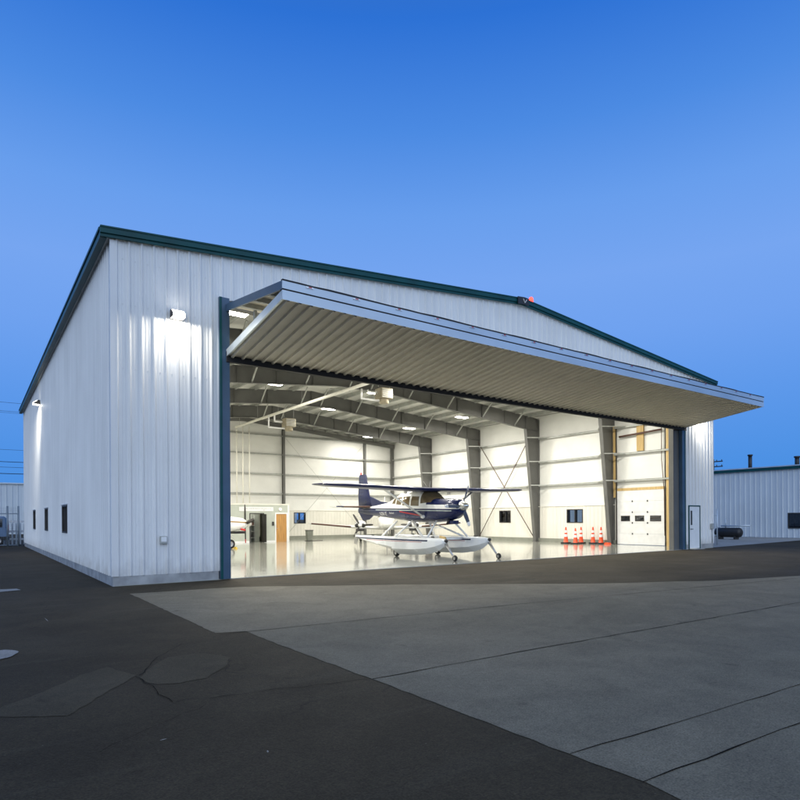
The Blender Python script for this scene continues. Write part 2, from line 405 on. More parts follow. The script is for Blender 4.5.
# twilight glow in the half of the sky behind the viewer
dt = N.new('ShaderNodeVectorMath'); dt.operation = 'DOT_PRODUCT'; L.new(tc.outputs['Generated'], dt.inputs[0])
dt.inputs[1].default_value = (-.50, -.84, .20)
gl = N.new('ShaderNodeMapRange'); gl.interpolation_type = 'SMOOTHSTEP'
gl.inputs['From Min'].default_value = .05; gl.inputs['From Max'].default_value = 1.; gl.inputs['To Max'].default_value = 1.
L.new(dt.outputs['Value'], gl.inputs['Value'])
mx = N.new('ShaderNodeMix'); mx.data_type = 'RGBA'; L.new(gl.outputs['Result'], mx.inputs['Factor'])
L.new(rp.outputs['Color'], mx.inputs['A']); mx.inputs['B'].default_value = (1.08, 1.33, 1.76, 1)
ns = N.new('ShaderNodeTexSky'); ns.sky_type = 'NISHITA'; ns.sun_disc = False
SUN_EL, SUN_AZ = R(2), R(211)       # the sun has just gone down behind the camera
ns.sun_elevation = SUN_EL; ns.sun_rotation = SUN_AZ; ns.dust_density = .5; ns.ozone_density = 4
nb = N.new('ShaderNodeBackground'); nb.inputs['Strength'].default_value = .004; L.new(ns.outputs['Color'], nb.inputs['Color'])
ad = N.new('ShaderNodeAddShader')
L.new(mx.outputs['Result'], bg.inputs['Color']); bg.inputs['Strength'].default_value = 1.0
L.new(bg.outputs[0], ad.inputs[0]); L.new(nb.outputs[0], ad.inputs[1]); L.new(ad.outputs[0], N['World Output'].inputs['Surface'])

sl = bpy.data.lights.new('sun', 'SUN'); sl.energy = .10; sl.angle = R(40); sl.color = (.88, 1, .95)
so = bpy.data.objects.new('sun', sl); col.objects.link(so)
so.rotation_euler = Vector((math.sin(SUN_AZ)*-1, math.cos(SUN_AZ)*-1, -math.tan(R(9)))).to_track_quat('-Z', 'Y').to_euler()
so.location = (-20, -40, 30)

# ------------------------------------------------------------------ ground
def sheet(name, pts, z, m, kind='structure'):
    b = MB(); b.add([(x, y, z) for x, y in pts], [tuple(range(len(pts)))])
    o = b.build(name, m); return tag(o, kind=kind)
g = MB(); S = 1800
g.add([(-S, -S, -.02), (S, -S, -.02), (S, S, -.02), (-S, S, -.02)], [(0, 1, 2, 3)])
tag(g.build('ground', K['asphalt']), kind='structure')
def wob(pts, step=.5, amp=.035, seed=1):
    rr = random.Random(seed); out = []
    for (x0, y0), (x1, y1) in zip(pts, pts[1:]):
        n = max(1, int(math.hypot(x1-x0, y1-y0)/step))
        for i in range(n):
            t = i/n; out.append((x0+(x1-x0)*t+rr.uniform(-amp, amp), y0+(y1-y0)*t+rr.uniform(-amp, amp)))
    out.append(pts[-1]); return out
edge = wob([(.02, -1.9), (.01, -7.82), (.42, -7.96), (.44, -9.8), (.50, -11.9), (.52, -13.9), (.53, -14.5), (.49, -14.8), (.34, -15.5), (.2, -30)], .16, .014, 3)
back = wob([(60, -30), (60, -6), (30, -10.3), (20, -9.9), (16.2, -9.45), (13.2, -8.7), (10.1, -7.2), (6, -4.25), (2.6, -2.15), (.02, -1.9)], .5, .03, 4)
sheet('apron', edge+back[:-1], -.016, K['apron'])
sheet('side_pavement', [(30.6, .2), (45, 1.3), (70, 3), (70, 60), (36, 60), (34, 20), (31, 2)], -.016, K['paleapron'])
def joint(pts, wd, seed, z=-.012):
    p = wob(pts, .3, .012, seed); q = MB(); rr = random.Random(seed); vs = []
    for x, y in p:
        k = wd*rr.uniform(.35, 1.3)*.5; vs += [(x, y-k, z), (x+.002, y+k, z)]
    q.add(vs, [(2*i, 2*i+2, 2*i+3, 2*i+1) for i in range(len(p)-1)])
    return tag(q.build('pavement_joint', K['joint']), kind='structure')
joint([(.02, -8.0), (5, -8.42), (11.1, -9.16), (16, -9.8)], .018, 11)
joint([(.49, -11.4), (3.2, -11.45), (10.2, -11.7), (30, -12.4)], .02, 12)
joint([(.53, -13.93), (3.8, -14.15), (20, -15)], .012, 13)
joint([(.53, -14.5), (2.6, -14.62), (20, -15.5)], .013, 14)
def crack(pts, wd, seed, name='pavement_crack'):
    p = wob(pts, .15, .03, seed); q = MB(); vs = []; rr = random.Random(seed)
    for i, (x, y) in enumerate(p):
        a = p[max(0, i-1)]; b = p[min(len(p)-1, i+1)]; dx, dy = b[0]-a[0], b[1]-a[1]; l = math.hypot(dx, dy) or 1
        k = wd*rr.uniform(.3, 1.2)*.5; vs += [(x-dy/l*k, y+dx/l*k, -.0125), (x+dy/l*k, y-dx/l*k, -.0125)]
    q.add(vs, [(2*i, 2*i+2, 2*i+3, 2*i+1) for i in range(len(p)-1)])
    return tag(q.build(name, K['joint']), kind='structure')
crack([(-1.49, -9.78), (-1.43, -10.95)], .011, 21)
crack([(-1.43, -10.95), (.48, -11.38)], .010, 22)
crack([(-1.49, -9.78), (-1.05, -8.93), (-.6, -8.3)], .008, 23)
crack([(-2.2, -11.9), (-1.2, -11.2)], .005, 24)
def blob(name, cx, cy, rx, ry, m, seed, z=-.0165, n=90, rot=0.):
    rr = random.Random(seed); ph = [rr.uniform(0, 6.28) for _ in range(4)]; pts = []
    for i in range(n):
        t = 2*math.pi*i/n; k = 1+.10*math.sin(2*t+ph[0])+.06*math.sin(3*t+ph[1])+.03*math.sin(7*t+ph[2])+rr.uniform(-.022, .022)
        x, y = rx*k*math.cos(t), ry*k*math.sin(t)
        pts.append((cx+x*math.cos(rot)-y*math.sin(rot), cy+x*math.sin(rot)+y*math.cos(rot)))
    return sheet(name, pts, z, m)
sheet('pavement_patch', wob([(-1.49, -9.89), (-1.24, -9.36), (-0.97, -9.06), (-0.7, -9.02), (-0.51, -9.12), (-0.36, -9.52), (-0.59, -9.94), (-0.89, -10.29), (-1.19, -10.31), (-1.41, -10.24), (-1.49, -9.89)], .1, .02, 5)[:-1], -.0165, K['patch'])
sheet('pavement_patch', wob([(-2.83, -10.34), (-2.74, -10.19), (-2.5, -9.99), (-1.97, -9.35), (-1.68, -9.12), (-1.49, -9.74), (-1.86, -10.22), (-2.27, -10.81), (-2.75, -10.51), (-2.83, -10.47), (-2.83, -10.34)], .1, .014, 6)[:-1], -.0165, K['patch'])
blob('concrete_patch', -2.72, -7.62, .24, .34, K['oldpatch'], 8, z=-.011)
sheet('concrete_patch', [(-3.6, 1.2), (-2.02, .95), (-1.95, .55), (-3.6, -.1)], -.011, K['oldpatch'])
# scuffs
rr = random.Random(5)
for x, y, l, a in ((-1.9, -4.9, .5, 1.6), (-1.75, -11.9, .06, .2), (-1.2, -12.6, .05, 1.2)):
    b = MB(); dx, dy = math.cos(a)*l/2, math.sin(a)*l/2
    b.add([(x-dx, y-dy, -.013), (x-.006, y+.008, -.013), (x+dx, y+dy, -.013), (x+.006, y-.006, -.013)], [(0, 1, 2, 3)])
    tag(b.build('pavement_scuff', K['oldpatch']), kind='structure')
fl = MB(); fl.box((.05, -.02, -.3), (29.95, 30.3, .0)); tag(fl.build('hangar_floor', K['floor']), kind='structure')

# ------------------------------------------------------------------ hangar
W_, D_ = 30.0, 30.4
SL = (10.35-9.02)/15.
zr = lambda x: 9.02+SL*min(x, W_-x)
H = thing('aircraft_hangar', 'large white ribbed steel hangar with teal roof trim and open bifold door', 'hangar')
OP0, OP1, OPZ = 2.78, 27.06, 7.9
wt = lambda x: zr(x)-.18
mk = K['wall']
# front wall skin
b = ribbed(0, W_, lambda u, d, z: (u, -d, z), .23, wt, [(OP0, OP1, 0, OPZ), (27.5, 28.58, 0, 2.25)], start=.12)
# corner trims
b.box((-.035, -.038, .23), (.10, .01, wt(0)-.02)); b.box((W_-.10, -.038, .23), (W_+.035, .01, wt(0)-.02))
def screws(m, u0, u1, mapf):
    for z in (.33, 1.55, 2.35, 3.95, 5.6, 7.25, 8.4):
        u = u0+.1525
        while u < u1:
            p = [mapf(u+du, dd, z+dz) for dz in (-.011, .011) for du, dd in ((-.011, .0), (.011, .0), (.011, .012), (-.011, .012))]
            m.hexa(p); u += .305
screws(b, .12, 2.6, lambda u, d, z: (u, -d, z)); screws(b, 28.7, 29.9, lambda u, d, z: (u, -d, z))
b.build('wall', mk, H)
b = ribbed(0, D_, lambda u, d, z: (-d, u, z), .23, lambda u: 8.86, [(9.97-1.42, 9.97, 1.2, 2.25), (15.2, 16.6, 1.2, 2.25), (21.7, 23.1, 1.2, 2.25)], start=.4)
for ya, yb in ((8.3, 10.2), (14.95, 16.85), (21.45, 23.35)): b.box((-.055, ya, 2.27), (.0, yb, 2.30))
for k in range(98):
    u = .4+.1525+k*.305
    for z in (.33, 1.1, 2.6, 3.95, 5.6, 7.25, 8.4): b.box((-.012, u-.011, z-.011), (0, u+.011, z+.011))
b.build('wall', mk, H)
OH = (2.6, 5.77, 0, 3.3)
RW = [(14.85, 16.02, 1.32, 2.23), (8.38, 9.68, 1.32, 2.23)]
b = ribbed(0, D_, lambda u, d, z: (W_+d, u, z), .23, lambda u: 8.86, RW+[OH]); b.build('wall', mk, H)
BW = [(19.5, 20.6, 1.3, 2.25), ]
b = ribbed(0, W_, lambda u, d, z: (u, D_+d, z), .23, wt, BW); b.build('wall', mk, H)
# wall ties: lap screw rows
def screws():
    m = MB()
    for z in (3.2, 5.2):
        x = .12+.305/2
        while x < OP0-.1:
            m.box((x-.012, -.008, z-.01), (x+.012, 0, z+.01)); x += .305
    return m
# foundation
b = MB()
b.box((.0, -.012, -.3), (OP0-.05, .2, .23)); b.box((OP1+.02, -.012, -.3), (27.5, .2, .23)); b.box((28.58, -.012, -.3), (W_, .2, .23))
b.box((.0, .2, -.3), (.2, D_, .23)); b.box((W_-.2, .2, -.3), (W_, 2.6, .23)); b.box((W_-.2, 5.77, -.3), (W_, D_, .23)); b.box((.2, D_-.2, -.3), (W_-.2, D_, .23))
b.build('foundation', K['concrete'], H)
# roof
b = MB()
pts = [(-.1, 9.02), (15, 10.35), (W_+.1, 9.02), (W_+.1, 8.84), (15, 10.17), (-.1, 8.84)]
b.prism(pts, FXZ, -.06, D_+.06)
rf = b.build('roof', K['ceil'], H)
# standing seams on top, green roof skin
b = MB(); b.prism([(-.12, 9.025), (15, 10.355), (W_+.12, 9.025), (W_+.12, 9.045), (15, 10.375), (-.12, 9.045)], FXZ, -.08, D_+.08)
y = .2
while y < D_:
    for s in (0, 1):
        xa, xb = (-.1, 14.9) if s == 0 else (15.1, W_+.1)
        b.add([(xa, y-.02, 9.04+(0 if s == 0 else SL*14.9)), (xa, y+.02, 9.04+(0 if s == 0 else SL*14.9)), (xb, y+.02, 9.04+(SL*14.9 if s == 0 else 0)), (xb, y-.02, 9.04+(SL*14.9 if s == 0 else 0)),
               (xa, y-.02, 9.078+(0 if s == 0 else SL*14.9)), (xa, y+.02, 9.078+(0 if s == 0 else SL*14.9)), (xb, y+.02, 9.078+(SL*14.9 if s == 0 else 0)), (xb, y-.02, 9.078+(SL*14.9 if s == 0 else 0))],
              [(0, 3, 2, 1), (4, 5, 6, 7), (0, 1, 5, 4), (1, 2, 6, 5), (2, 3, 7, 6), (3, 0, 4, 7)])
    y += .6
b.build('roof_skin', K['teal'], rf)
# rake trim (stepped section) and gutters
def rake(y0, y1):
    m = MB()
    for xa, xb in ((-.27, 15), (15, W_+.27)):
        za = 9.02+SL*min(xa, W_-xa); zb = 9.02+SL*min(xb, W_-xb)
        for (ya, yb, lo, hi) in ((y0, y1, -.11, .055), (y0+.045, y1, -.19, -.11), (y0-.02, y1, .025, .062)):
            m.hexa([(xa, ya, za+lo), (xb, ya, zb+lo), (xb, yb, zb+lo), (xa, yb, za+lo), (xa, ya, za+hi), (xb, ya, zb+hi), (xb, yb, zb+hi), (xa, yb, za+hi)])
    return m
rake(-.17, -.062).build('roof_trim', K['teal'], H)
for xs, x0, x1 in ((-1, -.26, -.102), (1, W_+.102, W_+.26)):
    b = MB(); b.box((x0, -.055, 8.80), (x1, D_+.1, 8.98)); b.box((x0-(.03 if xs < 0 else 0), -.055, 8.98), (x1+(.03 if xs > 0 else 0), D_+.1, 9.05))
    b.build('gutter', K['teal'], H)
# peak box with a white V mark
b = MB(); b.prism([(14.62, 10.12), (15, 10.15), (15.25, 10.13), (15.25, 10.41), (15, 10.43), (14.62, 10.395)], FXZ, -.23, -.20)
pk = b.build('peak_cap', K['black'], H)
b = MB()
for s in (-1, 1): b.beam((15+s*.10, -.236, 10.35), (15, -.236, 10.20), .008, .05, (0, 1, 0))
b.build('white_mark', K['reflect'], pk)

# opening trims (jambs)
for x0, x1, xi in ((2.76, 3.05, 3.05), (26.78, 27.08, 26.78)):
    b = MB(); b.box((x0, -.09, 0), (x1, .30, 7.93))
    j = b.build('door_jamb', K['tealgrey'], H)
    b = MB(); b.box((x0 if x0 < 10 else x1-.07, -.10, .0), (x0+.07 if x0 < 10 else x1, -.0915, 7.93)); b.build('jamb_flange', K['teal'], j)
b = MB(); b.box((26.28, .1, 0), (26.775, .34, 8.2)); b.box((26.27, .1, 0), (26.30, .36, 8.2)); b.build('guide_column', K['frame'], H)
b = MB(); b.box((3.05, .02, 7.72), (26.78, .3, 8.3)); b.build('door_header', K['frame'], H)
# downspouts at the near corner of the left jamb
# --- inner skins
ins = K['insul']
b = ribbed(.2, D_-.2, lambda u, d, z: (.22+d, u, z), 0.25, lambda u: 8.83, [(9.97-1.42, 9.97, 1.2, 2.25), (15.2, 16.6, 1.2, 2.25), (21.7, 23.1, 1.2, 2.25)], pitch=0); b.build('insulation', ins, H)
b = ribbed(.2, D_-.2, lambda u, d, z: (W_-.2-d, u, z), 2.44, lambda u: 8.83, [(2.6, 5.77, 0, 3.3)], pitch=0); b.build('insulation', ins, H)
b = ribbed(.22, W_-.2, lambda u, d, z: (u, D_-.2-d, z), 2.4, lambda x: zr(x)-.2, [], pitch=0); b.build('insulation', ins, H)
b = ribbed(.22, W_-.2, lambda u, d, z: (u, .12, z), .25, lambda x: zr(x)-.2, [(OP0, OP1, 0, OPZ), (27.5, 28.58, 0, 2.25)], pitch=0); b.build('insulation', ins, H)
# liner panels
b = ribbed(.2, D_-.2, lambda u, d, z: (W_-.215-d, u, z), .25, lambda u: 2.44, RW+[OH], depth=.024, pitch=.3); b.box((W_-.26, 5.8, 2.44), (W_-.2, D_-.2, 2.475)); b.box((W_-.26, .3, 2.44), (W_-.2, 2.55, 2.475)); b.build('liner_panel', K['liner'], H)
b = ribbed(.22, W_-.2, lambda u, d, z: (u, D_-.215-d, z), .25, lambda u: 2.40, BW, depth=.024, pitch=.3); b.box((.3, D_-.26, 2.40), (W_-.27, D_-.2, 2.435)); b.build('liner_panel', K['liner'], H)
b = MB(); b.box((W_-.29, 5.8, 0), (W_-.2, D_-.2, .25)); b.box((W_-.29, .3, 0), (W_-.2, 2.55, .25)); b.box((.3, D_-.29, 0), (W_-.29, D_-.2, .25)); b.build('curb', K['curb'], H)

# windows: frame + pane, each one part
def window(mapf, u0, u1, z0, z1, d0, d1, m_frame, pane, mull=True, label=None):
    m = MB(); m.ring((u0, z0), (u1, z1), .055, mapf, d0, d1)
    if mull:
        um = (u0+u1)/2; m.prism([(um-.025, z0+.055), (um+.025, z0+.055), (um+.025, z1-.055), (um-.025, z1-.055)], mapf, d0+.02, d1-.02)
    o = m.build('window', m_frame, H)
    dm = (d0+d1)/2
    m = MB(); m.prism([(u0+.05, z0+.05), (u1-.05, z0+.05), (u1-.05, z1-.05), (u0+.05, z1-.05)], mapf, dm-.004, dm+.004); m.build('pane', pane, o)
    if label: o['label'] = label
    return o
for a, c in ((8.55, 9.97), (15.2, 16.6), (21.7, 23.1)):
    window(FYZ, a, c, 1.2, 2.25, -.045, .21, K['dark'], K['glass'])
for a, c, z0, z1 in RW: window(FYZ, a, c, z0, z1, W_-.25, W_+.05, K['dark'], K['clear'])
for a, c, z0, z1 in BW: window(FXZ, a, c, z0, z1, D_-.25, D_+.05, K['dark'], K['clear'])

# entry door
b = MB()
b.ring((27.47, -.1), (28.61, 2.28), .06, FXZ, -.05, .1)
dr = b.build('entry_door', K['teal'], H)
b = MB(); b.box((27.535, -.03, .02), (28.545, .03, 2.215)); lf = b.build('door_leaf', K['white'], dr, bevel=.006)
b = MB(); b.box((27.66, -.045, 1.25), (27.80, -.033, 2.0)); b.build('vision_panel', K['glass'], dr)
b = MB(); b.tube((27.63, -.04, 1.04), (27.63, -.10, 1.04), .02); b.box((27.62, -.11, 1.025), (27.78, -.09, 1.055)); b.build('handle', K['dark'], dr)
b = MB(); b.box((27.5, -.3, -.3), (28.58, .1, -.005)); b.build('door_step', K['concrete'], H)

# --- frames
fr = K['frame']
FY = [6.07, 12.15, 18.2, 24.3]
def rafter_pts():
    top = lambda x: zr(x)-.42
    low = [(1.55, 7.86), (13.5, 8.98), (16.5, 8.98), (28.45, 7.86)]
    return top, low
for fy in FY:
    top, low = rafter_pts()
    m = MB()
    poly = low+[(29.74, 7.86), (29.74, top(29.74)), (15, top(15)), (.26, top(.26)), (.26, 7.86)]
    m.prism(poly, FXZ, fy-.008, fy+.008)
    for a, c in zip(low, low[1:]):      # bottom flange
        m.beam((a[0], fy, a[1]-.008), (c[0], fy, c[1]-.008), .22, .016)
    for a, c in (((.26, top(.26)), (15, top(15))), ((15, top(15)), (29.74, top(29.74)))):
        m.beam((a[0], fy, a[1]+.008), (c[0], fy, c[1]+.008), .22, .016)
    lowz = lambda x: 7.86+(8.98-7.86)*min(1, max(0, (min(x, 30-x)-1.55)/11.95))
    for x in (1.55, 3.6, 5.7, 7.8, 9.9, 12, 15, 18, 20.1, 22.2, 24.3, 26.4, 28.45):   # web stiffeners
        m.box((x-.008, fy-.105, lowz(x)), (x+.008, fy+.105, top(x)))
    raf = m.build('rafter', fr, H)
    for k, x in enumerate((2.6, 5.6, 8.6, 11.6, 14.3, 15.7, 18.4, 21.4, 24.4, 27.4)):
        t = MB(); s = 1 if k % 2 else 1
        t.beam((x, fy+.05*s, lowz(x)+.03), (x+.0, fy-.95*s, top(x)+.10), .07, .07); t.build('flange_brace', K['girt'], raf)
        if 17 < x or x < 13:
            t = MB(); t.beam((x, fy-.05, lowz(x)+.03), (x, fy+.95, top(x)+.10), .07, .07); t.build('flange_brace', K['girt'], raf)
    for s in (0, 1):
        X = lambda x: x if s == 0 else W_-x
        m = MB()
        m.prism([(X(.27), 0), (X(.27), 7.86), (X(1.55), 7.86), (X(.66), 0)], FXZ, fy-.008, fy+.008)
        m.beam((X(.66), fy, .0), (X(1.55), fy, 7.86), .25, .018, (0, 1, 0) if False else (1, 0, 0))
        m.box((X(.235), fy-.125, 0), (X(.255), fy+.125, 8.6))
        m.box((X(.26), fy-.12, 7.84), (X(1.56), fy+.12, 7.87))
        m.box((X(.2), fy-.16, 0), (X(.75), fy+.16, .03))
        fc = m.build('frame_column', fr, H)
        for z in (3.95, 5.6, 7.25):
            xi = X(.66+.89*z/7.86)
            for dy in (-.95, .95):
                m = MB(); m.beam((xi, fy+(.08 if dy > 0 else -.08), z), (X(.42), fy+dy, z-.03), .06, .06); m.build('column_brace', K['girt'], fc)
# front end-wall frame at the door header
m = MB(); m.prism([(.26, 8.35), (15, 9.55), (29.74, 8.35), (29.74, zr(29.74)-.42), (15, zr(15)-.42), (.26, zr(.26)-.42)], FXZ, .40, .416); m.build('end_rafter', fr, H)
# back end wall posts and rafter
for x in (3.45, 11.5, 18.5, 26.55):
    m = MB(); m.box((x-.10, 29.92, 0), (x+.10, 29.935, zr(x)-.45)); m.box((x-.10, 30.12, 0), (x+.10, 30.135, zr(x)-.45)); m.box((x-.008, 29.935, 0), (x+.008, 30.12, zr(x)-.45)); m.build('end_post', fr, H)
m = MB(); m.box((29.45, 29.90, 0), (29.70, 30.1, zr(29.5)-.45)); m.build('end_post', fr, H)
m = MB()
for xa, xb in ((.26, 15), (15, 29.74)):
    m.hexa([(xa, 29.80, zr(xa)-.75), (xb, 29.80, zr(xb)-.75), (xb, 29.98, zr(xb)-.75), (xa, 29.98, zr(xa)-.75), (xa, 29.80, zr(xa)-.42), (xb, 29.80, zr(xb)-.42), (xb, 29.98, zr(xb)-.42), (xa, 29.98, zr(xa)-.42)])
m.build('end_rafter', fr, H)
# girts (Z sections)
def zsec_y(x, z, y0, y1, s):
    m = MB(); m.box((x-s*.20, y0, z-.1), (x-s*.195, y1, z+.1)) if False else None
    m.box((x, y0, z-.006), (x-s*.20, y1, z+.006)); m.box((x-s*.20, y0, z-.10), (x-s*.194, y1, z+.006)); return m
gz = (3.95, 5.6, 7.25)
for z in gz:
    for x, s in ((W_-.205, 1), (.23, -1)):
        bays = [(.35, 5.9), (6.25, 11.97), (12.33, 18.03), (18.38, 24.1), (24.5, 30.1)]
        for y0, y1 in bays: zsec_y(x, z, y0, y1, s).build('girt', K['girt'], H)
for z in (3.85, 5.48, 7.12, 8.68):
    m = MB(); m.box((.4, D_-.41, z-.006), (29.4, D_-.205, z+.006)); m.box((.4, D_-.41, z-.10), (29.4, D_-.404, z+.006)); m.build('girt', K['girt'], H)
# purlins
x = 1.2
while x < 29:
    if abs(x-15) > .3:
        z = zr(x)-.2-.004
        m = MB(); m.box((x-.03, .45, z-.235), (x+.03, 29.95, z-.008)); m.box((x-.03, .45, z-.24), (x+.09, 29.95, z-.235)); m.build('purlin', K['girt'], H)
    x += 1.25
# bracing rods
for p, q in (((29.55, 12.4, 7.9), (29.55, 18.0, .25)), ((29.52, 18.05, 7.6), (29.52, 12.35, .25)), ((18.6, 29.86, 8.5), (26.4, 29.86, .3)), ((26.4, 29.83, 8.5), (18.6, 29.83, .3))):
    m = MB(); m.tube(p, q, .030 if p[0] > 29 else .010, n=6); m.build('brace_rod', K['brown'] if p[0] > 29 else K['girt'], H)
# conduit / roof cross rods seen under the roof
for fy in (14.4, 20.5):
    m = MB(); m.beam((14.3, fy, 9.35), (15.7, fy, 9.35), .05, .05); m.build('ridge_strut', K['girt'], H)

# --- sectional overhead door in the right wall
xd = W_-.30
m = MB()
for k in range(5):
    z0 = .02+k*.655; m.box((xd, 2.62, z0), (xd+.06, 5.75, z0+.648))
od = m.build('overhead_door', K['white'], H, bevel=.008); od['label'] = 'white sectional overhead door with three small windows'
for a, c in ((2.84, 3.53), (3.92, 4.52), (4.86, 5.48)):
    m = MB(); m.ring((a, 1.43), (c, 1.77), .04, FYZ, xd-.02, xd-.001); wn = m.build('window', K['dark'], od)
    m = MB(); m.box((xd-.008, a+.035, 1.465), (xd-.003, c-.035, 1.735)); m.build('pane', K['glass'], wn)
for z in (.67, 1.33, 1.98, 2.64):
    for yy in (3.7, 4.7):
        m = MB(); m.box((xd-.03, yy-.03, z-.05), (xd-.001, yy+.03, z+.05)); m.build('hinge', K['dark'], od)
for yy in (2.56, 5.79):
    m = MB(); m.box((xd-.05, yy-.02, 0), (xd+.02, yy+.02, 7.2)); m.build('door_track', K['dark'], H)
m = MB(); m.box((xd-.0, 2.62, 3.30), (xd+.05, 5.75, 3.46)); m.build('wood_header', K['wood'], H)
m = MB(); m.box((xd-.03, 5.83, 2.9), (xd+.08, 6.0, 7.3)); m.build('wood_post', K['wood'], H)
m = MB(); m.box((xd-.03, 2.30, 0), (xd+.08, 2.50, 7.6)); m.build('wood_post', K['wood'], H)
m = MB(); m.box((xd-.03, 3.93, 5.65), (xd+.06, 4.38, 7.35)); m.build('wood_post', K['wood'], H)
m = MB(); m.box((xd-.02, 1.35, 6.55), (xd+.06, 2.28, 7.6)); m.box((xd-.02, 1.35, 5.9), (xd+.06, 2.28, 6.1)); m.box((xd-.02, 1.3, 0), (xd+.06, 1.42, 5.9)); m.build('plywood_backing', K['wood'], H)
m = MB(); m.tube((xd-.12, 2.7, 6.75), (xd-.12, 5.5, 6.62), .06); sp_ = m.build('spring_shaft', K['brown'], H)
m = MB(); m.tube((xd-.12, 2.05, 6.95), (xd-.12, 2.28, 6.95), .17, n=16); m.build('cable_drum', K['black'], H)
m = MB(); m.box((xd-.2, 1.62, 6.05), (xd-.025, 2.0, 6.6)); m.build('door_operator', K['curb'], H, bevel=.01)
m = MB(); m.path([(xd-.07, 2.75, 7.6), (xd-.07, 2.75, 5), (xd-.07, 2.6, 3.2), (xd-.07, 2.58, .6)], .022, 6); m.build('hoist_cable', K['brown'], H)
for z0, z1 in ((4.3, 5.8), (2.2, 3.9)):
    m = MB(); m.box((xd-.0, 1.5, z0), (xd+.07, 1.95, z1)); m.build('metal_panel', K['office'], H)

# --- bifold door: two leaves folded out over the opening
X0d, X1d = 2.95, 27.12
TY, HZ = -3.82, 7.72
def slab(m, x0, x1, a, b, t): # a,b = (y,z) top line ends, t thickness downwards
    m.hexa([(x0, a[0], a[1]-t), (x1, a[0], a[1]-t), (x1, b[0], b[1]-t), (x0, b[0], b[1]-t), (x0, a[0], a[1]), (x1, a[0], a[1]), (x1, b[0], b[1]), (x0, b[0], b[1])])
m = MB(); slab(m, X0d+.05, X1d-.05, (TY+.04, 7.185), (-.10, HZ), .03)
bd = m.build('bifold_door', K['leaf'], H); bd['label'] = 'full width bifold door raised, pale ribbed underside'
# upper leaf frame: tubes
for xa in (X0d, X1d-.05):
    m = MB(); slab(m, xa, xa+.05, (TY, 7.205), (-.09, HZ+.03), .2); m.build('leaf_end', K['tealgrey'], bd)
m = MB()
for i in range(1, 9):
    x = X0d+(X1d-X0d)*i/9; slab(m, x-.05, x+.05, (TY+.06, 7.15), (-.10, HZ-.035), .12)
for t in (.25, .5, .75):
    y = TY*(1-t)+-.1*t; z = 7.15*(1-t)+(HZ-.035)*t; m.box((X0d+.06, y-.05, z-.13), (X1d-.06, y+.05, z-.01))
m.build('leaf_frame', K['girt'], bd)
m = MB(); m.box((X0d, TY-.03, 7.02), (X1d, TY, 7.205)); m.build('edge_channel', K['galv'], bd)
# wavy weather seal along the fold, dark lines
m = MB(); n = 60; vs = []
for i in range(n+1):
    x = X0d+(X1d-X0d)*i/n; dz = (.012 if i % 8 in (3, 4, 5) else 0)+.003*math.sin(i*2.3)-.012
    vs += [(x, TY-.04, 7.205+dz*.4), (x, TY-.04, 7.245+dz), (x, TY+.05, 7.25+dz), (x, TY+.05, 7.206)]
m.add(vs, [(4*i+k, 4*i+4+k, 4*i+4+(k+1) % 4, 4*i+(k+1) % 4) for i in range(n) for k in range(4)]); m.build('rubber_seal', K['rubber'], bd)
m = MB(); m.box((X0d, TY-.012, 6.985), (X1d, TY+.1, 7.018)); m.build('rubber_seal', K['rubber'], bd)
# lower leaf: ribbed skin facing down
bz0, bz1 = 6.80, 6.29   # underside at the fold / at the wall
ld = lambda y: bz0+(bz1-bz0)*((y-TY)/(-.08-TY))
pr = []
c = X0d+.16
while c < X1d-.1:
    pr += [(c-.05, 0), (c-.03, .055), (c+.03, .055), (c+.05, 0)]; c += .305
pr = [(X0d+.03, 0)]+pr+[(X1d-.03, 0)]
m = MB(); vs = []
for x, d in pr: vs += [(x, TY+.0, ld(TY)-d), (x, -.08, ld(-.08)-d)]
m.add(vs, [(2*i, 2*i+2, 2*i+3, 2*i+1) for i in range(len(pr)-1)])
ll = m.build('lower_leaf', K['leaf'], bd)
m = MB(); slab(m, X0d+.06, X1d-.06, (TY+.04, 6.965), (-.12, 6.46), .02); m.build('leaf_liner', K['offwhite'], bd)
m = MB()
for i in range(1, 9):
    x = X0d+(X1d-X0d)*i/9; slab(m, x-.05, x+.05, (TY+.06, 6.94), (-.12, 6.435), .11)
m.build('leaf_frame', K['girt'], bd)
for xa in (X0d, X1d-.05):
    m = MB(); slab(m, xa, xa+.05, (TY, 6.98), (-.09, 6.47), .2); m.build('leaf_end', K['galv'], bd)
m = MB(); m.box((X0d, TY-.025, 6.765), (X1d, TY, 6.984)); m.build('edge_channel', K['galv'], bd)
m = MB(); m.box((X0d, -.135, 6.12), (X1d, -.0, 6.42)); m.build('rubber_seal', K['rubber'], bd)
x = 3.65
i = 0
while x < 27:
    m = MB(); m.box((x-.10, TY-.045, 7.15), (x+.10, TY-.032, 7.19)); hg = m.build('hinge', K['chrome'], bd)
    m = MB(); m.box((x-.03, TY-.052, 7.165), (x+.05, TY-.0465, 7.185)); m.build('red_reflector', K['red'], bd)
    x += 1.30
# lift straps / arms inside the wedge at both ends
m = MB(); m.box((3.35, -1.2, 6.75), (3.42, -1.1, 7.35)); m.build('door_strut', K['girt'], bd)

